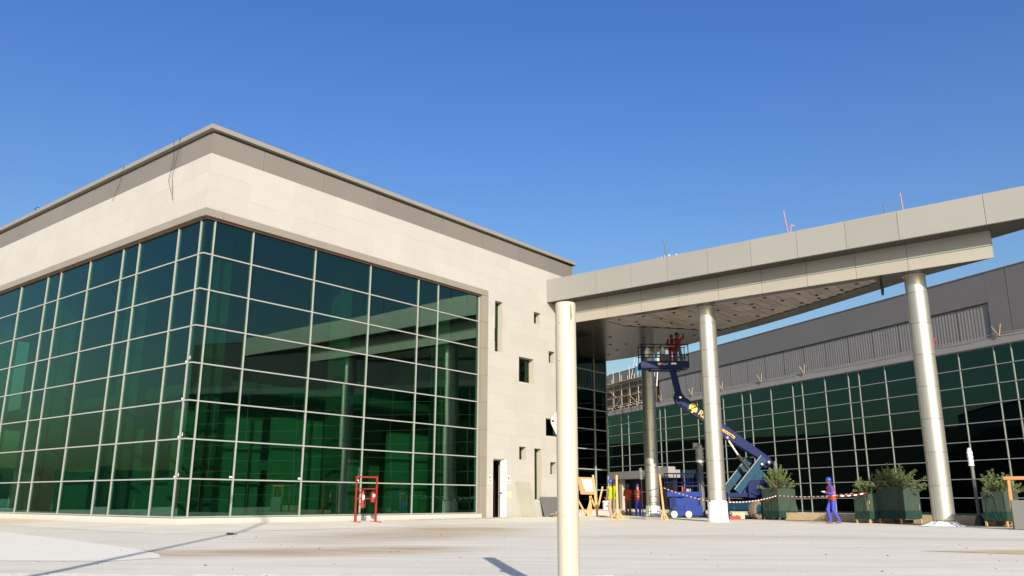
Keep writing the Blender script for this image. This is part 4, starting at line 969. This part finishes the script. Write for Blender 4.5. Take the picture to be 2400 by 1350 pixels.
c = net_box((17.30, 30.0), .64, .40, .20, 1.21, 'green shade net box right of the slim lamp post', 4); bush(c, 1.15, .65, 1.0, 50, 'feathery shrub in the box next to the red fire bucket', 14)

# ------------------------------------------------------------------ sandstone kerb and loose blocks
kb = thing('kerb_wall', (12.9, 40.0, 0), math.degrees(math.atan2(-3.7, 2.1)), 'low sandstone kerb wall edging the planting bed behind the walking man', 'kerb')
x = -.2
while x < 15: l = .8 + rnd.random() * .3; piece('kerb_stone', 'kerb', kb, (x + l / 2, rnd.gauss(.1, .01), .165), (l - .015, .22, .33), (rnd.gauss(0, .008), rnd.gauss(0, .006), rnd.gauss(0, .008))); x += l
for x, y, wd, hh, lb in ((10.95, 41.5, .62, .30, 'sandstone block in front of the boom lift chassis'), (6.45, 50.0, .30, .28, 'pale block left of the brown trousered man'), (7.95, 49.3, .40, .30, 'pale block left of the rear column foot'), (6.95, 50.2, .25, .24, 'small pale block between the two orange vests')):
    o = MB().box((0, 0, hh / 2), (wd, .25, hh)).build('loose_block', 'kerb', None, .015); o.location = (x, y, .002); o.rotation_euler.z = R(rnd.gauss(0, 6)); tag(o, lb, 'block', 'loose sandstone blocks')
rb = thing('red_toolbox', (10.55, 40.6, 0), 4, 'small red box on the paving right of the middle column', 'box'); MB().mm(-.27, .27, -.12, .12, 0, .16).build('box_body', 'red', rb, .01); MB().mm(.12, .2, -.1, .1, .16, .19).build('handle', 'red_dull', rb)

# ------------------------------------------------------------------ barrier tape
def tape(pts, label, sag=.05, wd=.045):
    m = MB(); i = 0
    for a, b in zip(pts, pts[1:]):
        a = Vector(a); b = Vector(b); n = max(2, int((b - a).length / .16)); prev = None
        for k in range(n + 1):
            f = k / n; p = a.lerp(b, f) - Vector((0, 0, 4 * sag * f * (1 - f))); tw = .25 * math.sin(i * .45); up = Vector((0, math.sin(tw), math.cos(tw))) * wd / 2; dn = Vector((.0, .002, 0))
            if prev: m.add([prev[0], p - up, p + up, prev[1]] , [(0, 1, 2, 3)], i % 2); m.add([prev[0] + dn, p - up + dn, p + up + dn, prev[1] + dn], [(3, 2, 1, 0)], i % 2)
            prev = (p - up, p + up); i += 1
    return tag(m.build('barrier_tape', ['white', 'red']), label, 'tape', 'red and white barrier tapes')
tape([(7.05, 46.6, 1.30), (6.93, 39.44, 1.47)], 'barrier tape from the white capped lamp to the leaning timber post')
tape([(6.98, 39.44, 1.45), (8.30, 35.6, .83)], 'barrier tape sloping from the timber post to the middle column', .06)
tape([(9.05, 35.75, .80), (12.42, 39.85, 1.10), (13.86, 34.4, 1.17)], 'barrier tape from the middle column over the net box towards the walking man', .10)
tape([(13.2, 40.1, .95), (12.95, 33.55, 1.05), (14.2, 34.1, 1.18)], 'lower barrier tape passing behind the walking man', .03)
tape([(10.55, 40.5, .80), (10.52, 40.5, .17)], 'short barrier tape hanging down to the red box', .0, .07)
tape([(4.62, 42.3, 1.0), (4.8, 42.3, .75), (4.75, 42.3, .5)], 'loose end of barrier tape fluttering beside the short timber', .02, .08)

# ------------------------------------------------------------------ timber props and notice board
def prop(loc, rz, h, lean, label, wfoot=.62, s=.085):
    t = thing('timber_prop', loc, rz, label, 'post', 'timber posts on plank feet')
    MB().bar((0, 0, .04), (lean, 0, h), s, s, up=(0, 1, 0)).build('upright', 'wood', t)
    MB().mm(-wfoot / 2, wfoot / 2, -.05, .05, 0, .06).build('foot', 'wood', t); MB().mm(-.05, .05, -.35, .35, .0, .058).build('foot', 'wood', t)
    for q in (-1, 1): MB().bar((q * wfoot * .42, .01, .07), (lean * .2, .01, .42), .06, .03, up=(0, 1, 0)).build('brace', 'wood', t)
prop((4.82, 38.9, 0), 0, 1.98, .0, 'pale timber post right of the yellow vested man', .66)
prop((7.08, 39.7, 0), 0, 2.03, -.15, 'timber post leaning left with barrier tape tied round it', .34)
nb = thing('notice_board', (3.75, 42.5, 0), 0, 'timber stand holding a red brown board with a white sheet', 'notice board')
MB().bar((-.50, 0, 0), (-.52, .05, 2.05), .10, .07, up=(0, 1, 0)).build('upright', 'wood', nb); MB().bar((.52, 0, 0), (.34, .05, 2.08), .10, .07, up=(0, 1, 0)).build('upright', 'wood', nb); MB().bar((.19, .1, .02), (.20, .1, 1.2), .13, .06, up=(0, 1, 0)).build('upright', 'wood', nb)
MB().bar((-.46, -.03, .92), (-.02, -.03, .10), .09, .05, up=(0, 1, 0)).build('brace', 'wood', nb); MB().bar((-.04, -.03, .12), (.22, -.03, .95), .09, .05, up=(0, 1, 0)).build('brace', 'wood', nb); MB().bar((.20, -.03, 1.02), (.48, -.03, .35), .09, .05, up=(0, 1, 0)).build('brace', 'wood', nb)
MB().bar((.50, -.04, .3), (.80, -.04, 1.52), .08, .05, up=(0, 1, 0)).build('side_stick', 'wood', nb)
bdz = MB().slabxz([(-.47, 1.98), (-.30, 1.14), (.40, 1.13), (.28, 1.96)], -.10, -.07).build('board', 'wood_red', nb)
MB().slabxz([(-.25, 1.88), (-.05, 1.30), (.33, 1.28), (.25, 1.86)], -.108, -.102).build('paper_sheet', 'paper', bdz)
MB().slabxz([(-.55, .42), (-.5, .42), (.0, .04), (-.06, .04)], -.2, -.16).build('brace', 'wood_red', nb)
for k, (x, y, l, a, lb) in enumerate(((4.35, 40.9, 1.7, 4, 'long pale plank lying before the notice board'), (4.75, 39.55, 1.5, -3, 'pale plank lying at the feet of the yellow vested man'), (5.6, 39.9, 1.3, -12, 'dark stained plank on the paving right of the timber post'), (3.9, 41.4, 1.2, 10, 'short plank under the notice board'), (4.9, 40.4, 1.1, 20, 'crooked plank behind the yellow vested man'))):
    o = MB().box((0, 0, .03), (l, .16, .05)).box((l * .1, .06, .075), (l * .7, .12, .035), Matrix.Rotation(.12, 3, 'Z')).build('plank_pile', 'plank' if k != 2 else 'grey'); o.location = (x, y, .003); o.rotation_euler.z = R(a); tag(o, lb, 'planks', 'planks on the paving')

# ------------------------------------------------------------------ things along the near facade
fs_ = thing('extinguisher_stand', bl(6.45, -.95, .085), TH - 12, 'red steel stand with two bars carrying fire extinguishers', 'stand')
H = 1.56; hw = .40
for s in (-1, 1):
    MB().bar((s * hw, 0, 0), (s * hw, 0, H), .048).build('upright', 'red', fs_); MB().box((s * hw, 0, .02), (.06, .75, .04)).build('foot', 'red_dull', fs_)
for z in (H - .03, 1.13, .80): MB().bar((-hw, 0, z), (hw, 0, z), .05 if z > 1.3 else .035).build('crossbar', 'red', fs_)
def extinguisher(u, z0, z1, r, tiltx, label, cone):
    t = thing('fire_extinguisher', fs_.location + Matrix.Rotation(R(TH - 12), 3, 'Z') @ Vector((u, -.10, 0)), TH - 12, label, 'fire extinguisher', 'fire extinguishers on the stand')
    h = z1 - z0; MB().lathe((0, 0, z0), [(r * .9, 0), (r, .02), (r, h * .80), (r * .55, h * .9), (.02, h * .93), (.018, h)], 20).build('cylinder', 'red', t)
    MB().box((.0, -.01, z1 + .01), (.05, .10, .03)).box((0, -.03, z1 + .045), (.03, .12, .015)).build('valve', 'black', t)
    MB().tube([(r * .3, -.02, z1), (r + .04, -.02, z1 - .06), (r + .045, -.02, z0 + h * .45), (r + .02, -.02, z0 + h * (.05 if cone else .3))], [.011, .011, .012, .03 if cone else .012], 8).build('hose', 'black', t)
    MB().box((-.01, -r - .003, z0 + h * .58), (r * 1.1, .012, h * .26)).build('printed_label', 'paper' if cone else 'tape_refl', t)
extinguisher(-.19, .48, 1.10, .062, 0, 'tall slim red extinguisher on the left of the stand', True)
extinguisher(.21, .68, 1.06, .082, 0, 'short red extinguisher with white tag on the right of the stand', False)
ms = MB()
for k in range(9): a = k * .62; ms.bar((a, rnd.gauss(0, .03), .02), (a + .8, rnd.gauss(0, .04), .03), .05, .03)
o = ms.build('metal_strip', 'debris'); o.location = bl(8.9, -.62, .11); o.rotation_euler.z = R(TH); tag(o, 'scuffed grey metal strips lying at the foot of the green glass', 'scrap')
m = MB(); m.add([(0, -.46, 0), (1.12, -.46, 0), (1.17, 0, 1.50), (.05, 0, 1.52), (0, -.448, 0), (1.12, -.448, 0), (1.17, .012, 1.50), (.05, .012, 1.52)], [(0, 1, 2, 3), (7, 6, 5, 4), (0, 4, 5, 1), (3, 2, 6, 7), (0, 3, 7, 4), (1, 5, 6, 2)])
o = m.build('glass_sheet', 'glass_sheet'); o.location = bl(15.62, -.19, .12); o.rotation_euler.z = R(TH); tag(o, 'large loose pane of glass leaning on the cream wall', 'glass sheet')
m = MB(); m.add([(0, -.30, 0), (1.5, -.30, 0), (1.5, 0, .88), (0, 0, .88), (0, -.27, 0), (1.5, -.27, 0), (1.5, .03, .88), (0, .03, .88)], [(0, 1, 2, 3), (7, 6, 5, 4), (0, 4, 5, 1), (3, 2, 6, 7), (0, 3, 7, 4), (1, 5, 6, 2)])
o = m.build('leaning_board', 'grey'); o.location = bl(17.5, -.19, .12); o.rotation_euler.z = R(TH); tag(o, 'dark grey board leaning on the wall beside the foreground post', 'board')
m = MB().mm(0, 1.2, -.3, 0, 0, .14).mm(-.15, 1.1, -.34, .03, .141, .17).mm(.2, 1.3, -.3, 0, .20, .26); o = m.build('board_stack', 'plank'); o.location = bl(17.75, -.72, .10); o.rotation_euler.z = R(TH); tag(o, 'small stack of boards before the grey leaning board', 'boards')
for u, lb in ((14.03, 'blue and white safety sign left of the open door'), (15.30, 'blue and white safety sign right of the open door')):
    s_ = thing('safety_sign', bl(u, -.158, 1.72), TH, lb, 'sign', 'safety signs beside the door')
    MB().mm(-.085, .085, -.006, 0, -.17, .17).build('plate', 'white', s_); MB().lathe((0, -.0065, .06), [(.075, 0), (.075, -.003)], 20, axis='y').build('disc', 'sign_blue', s_)
    MB().lathe((0.01, -.011, .07), [(.03, 0), (.03, -.002)], 12, axis='y').box((.02, -.011, .03), (.05, .004, .03)).build('pictogram', 'white', s_)
    for z in (-.07, -.115): MB().box((0, -.008, z), (.12, .004, .03)).build('printed_line', 'sign_blue', s_)
o = MB().lathe((0, 0, 0), [(.16, 0), (.15, -.004)], 16, axis='y').build('wall_smear', 'yellow_patch', bd); o.location = (15.36, -.157, 1.08)
for u, z in ((2.85 - 1.18, 1.52), (4.28, 1.53), (6.85, 1.52)): MB().box((u, -.004, z), (.10, .006, .055)).build('pane_label', 'white', bd)
for v, z in ((.36, 1.50), (.36, 2.68), (.36, 3.84), (.36, 4.99)): MB().box((-.004, v, z), (.006, .09, .055)).build('pane_label', 'white', bd)
for z in (1.55, 2.75, 5.1): MB().box((-.004, .16, z), (.006, .03, .10)).build('pane_label', 'white', bd)

# cables dangling from the parapet
for pts, lb in (([(2.05, 12.76), (2.12, 12.2), (2.32, 11.4), (2.02, 10.86)], 'longer black cable dangling over the parapet near the corner'), ([(1.62, 12.78), (1.95, 12.1), (2.1, 11.5), (1.90, 10.6)], 'thin black cable beside the longer one over the parapet'), ([(5.52, 12.75), (5.9, 12.2), (6.35, 11.6)], 'short black cable further left over the parapet')):
    P3 = [bl(-.33 if i == 0 else -.22, v, z) for i, (v, z) in enumerate(pts)]; sm_ = []
    for a, b in zip(P3, P3[1:]): sm_ += [a.lerp(b, k / 5) + Vector((0, 0, .02 * math.sin(math.pi * k / 5))) for k in range(5)]
    tag(MB().tube(sm_ + [P3[-1]], .007, 6).build('cable', 'black'), lb, 'cable', 'cables over the parapet')
tag(MB().tube([bl(20.7, .1, 11.2), bl(20.75, .1, 12.95)], .016, 6).build('thin_rod', 'wrap'), 'thin pale rod standing at the far end of the stone parapet', 'rod')

# fire bucket stand at the right edge
ft = thing('fire_bucket_stand', (16.35, 27.0, 0), -28, 'red brown timber stand with a flat top holding a red bucket', 'stand')
MB().mm(-.62, .9, -.3, .3, 1.53, 1.63).build('top', 'wood_red', ft)
for x in (-.48, .78):
    for y in (-.24, .24): MB().mm(x - .04, x + .04, y - .04, y + .04, 0, 1.53).build('leg', 'wood_red', ft)
MB().mm(-.5, .9, -.33, -.29, .02, .90).build('back_board', 'grey', ft)
bt = thing('fire_bucket', (16.27, 26.75, .93), 0, 'bright red plastic bucket hanging under the stand top', 'bucket'); MB().lathe((0, 0, 0), [(.115, 0), (.155, .36), (.17, .36), (.17, .40), (.15, .40)], 24).build('pail', 'red', bt); MB().tube([(-.16, 0, .38), (0, 0, .58), (.16, 0, .38)], .007, 6).build('handle', 'galv', bt)
for x, y, a, lb in ((-6.9, 21.2, 10, 'small dark scrap on the paving right of the long shadow'), (-15.6, 28.4, -5, 'flat dark scrap on the paving at the far left'), (-10.0, 23.6, 30, 'small brown clod at the foot of the glass corner')):
    o = MB().ball((0, 0, .02), (.10, .04, .03), 8, 5).box((.10, .0, .012), (.14, .03, .02), Matrix.Rotation(.4, 3, 'Z')).build('scrap', 'black' if 'brown' not in lb else 'soil'); o.location = (x, y, .008); o.rotation_euler.z = R(a); tag(o, lb, 'scrap', 'scraps on the paving')

# grit scattered over the paving
gm = MB(); rg = random.Random(5)
for k in range(140):
    y = 9.5 + 24 * rg.random() ** 1.6; x = (rg.random() * 1.25 - .62) * y; q = .005 + .011 * rg.random() ** 3
    a = rg.random() * 3; gm.box((x, y, q * .4), (q * 2.2, q * 1.5, q), Matrix.Rotation(a, 3, 'Z'))
tag(gm.build('grit', 'soil'), kind='stuff')
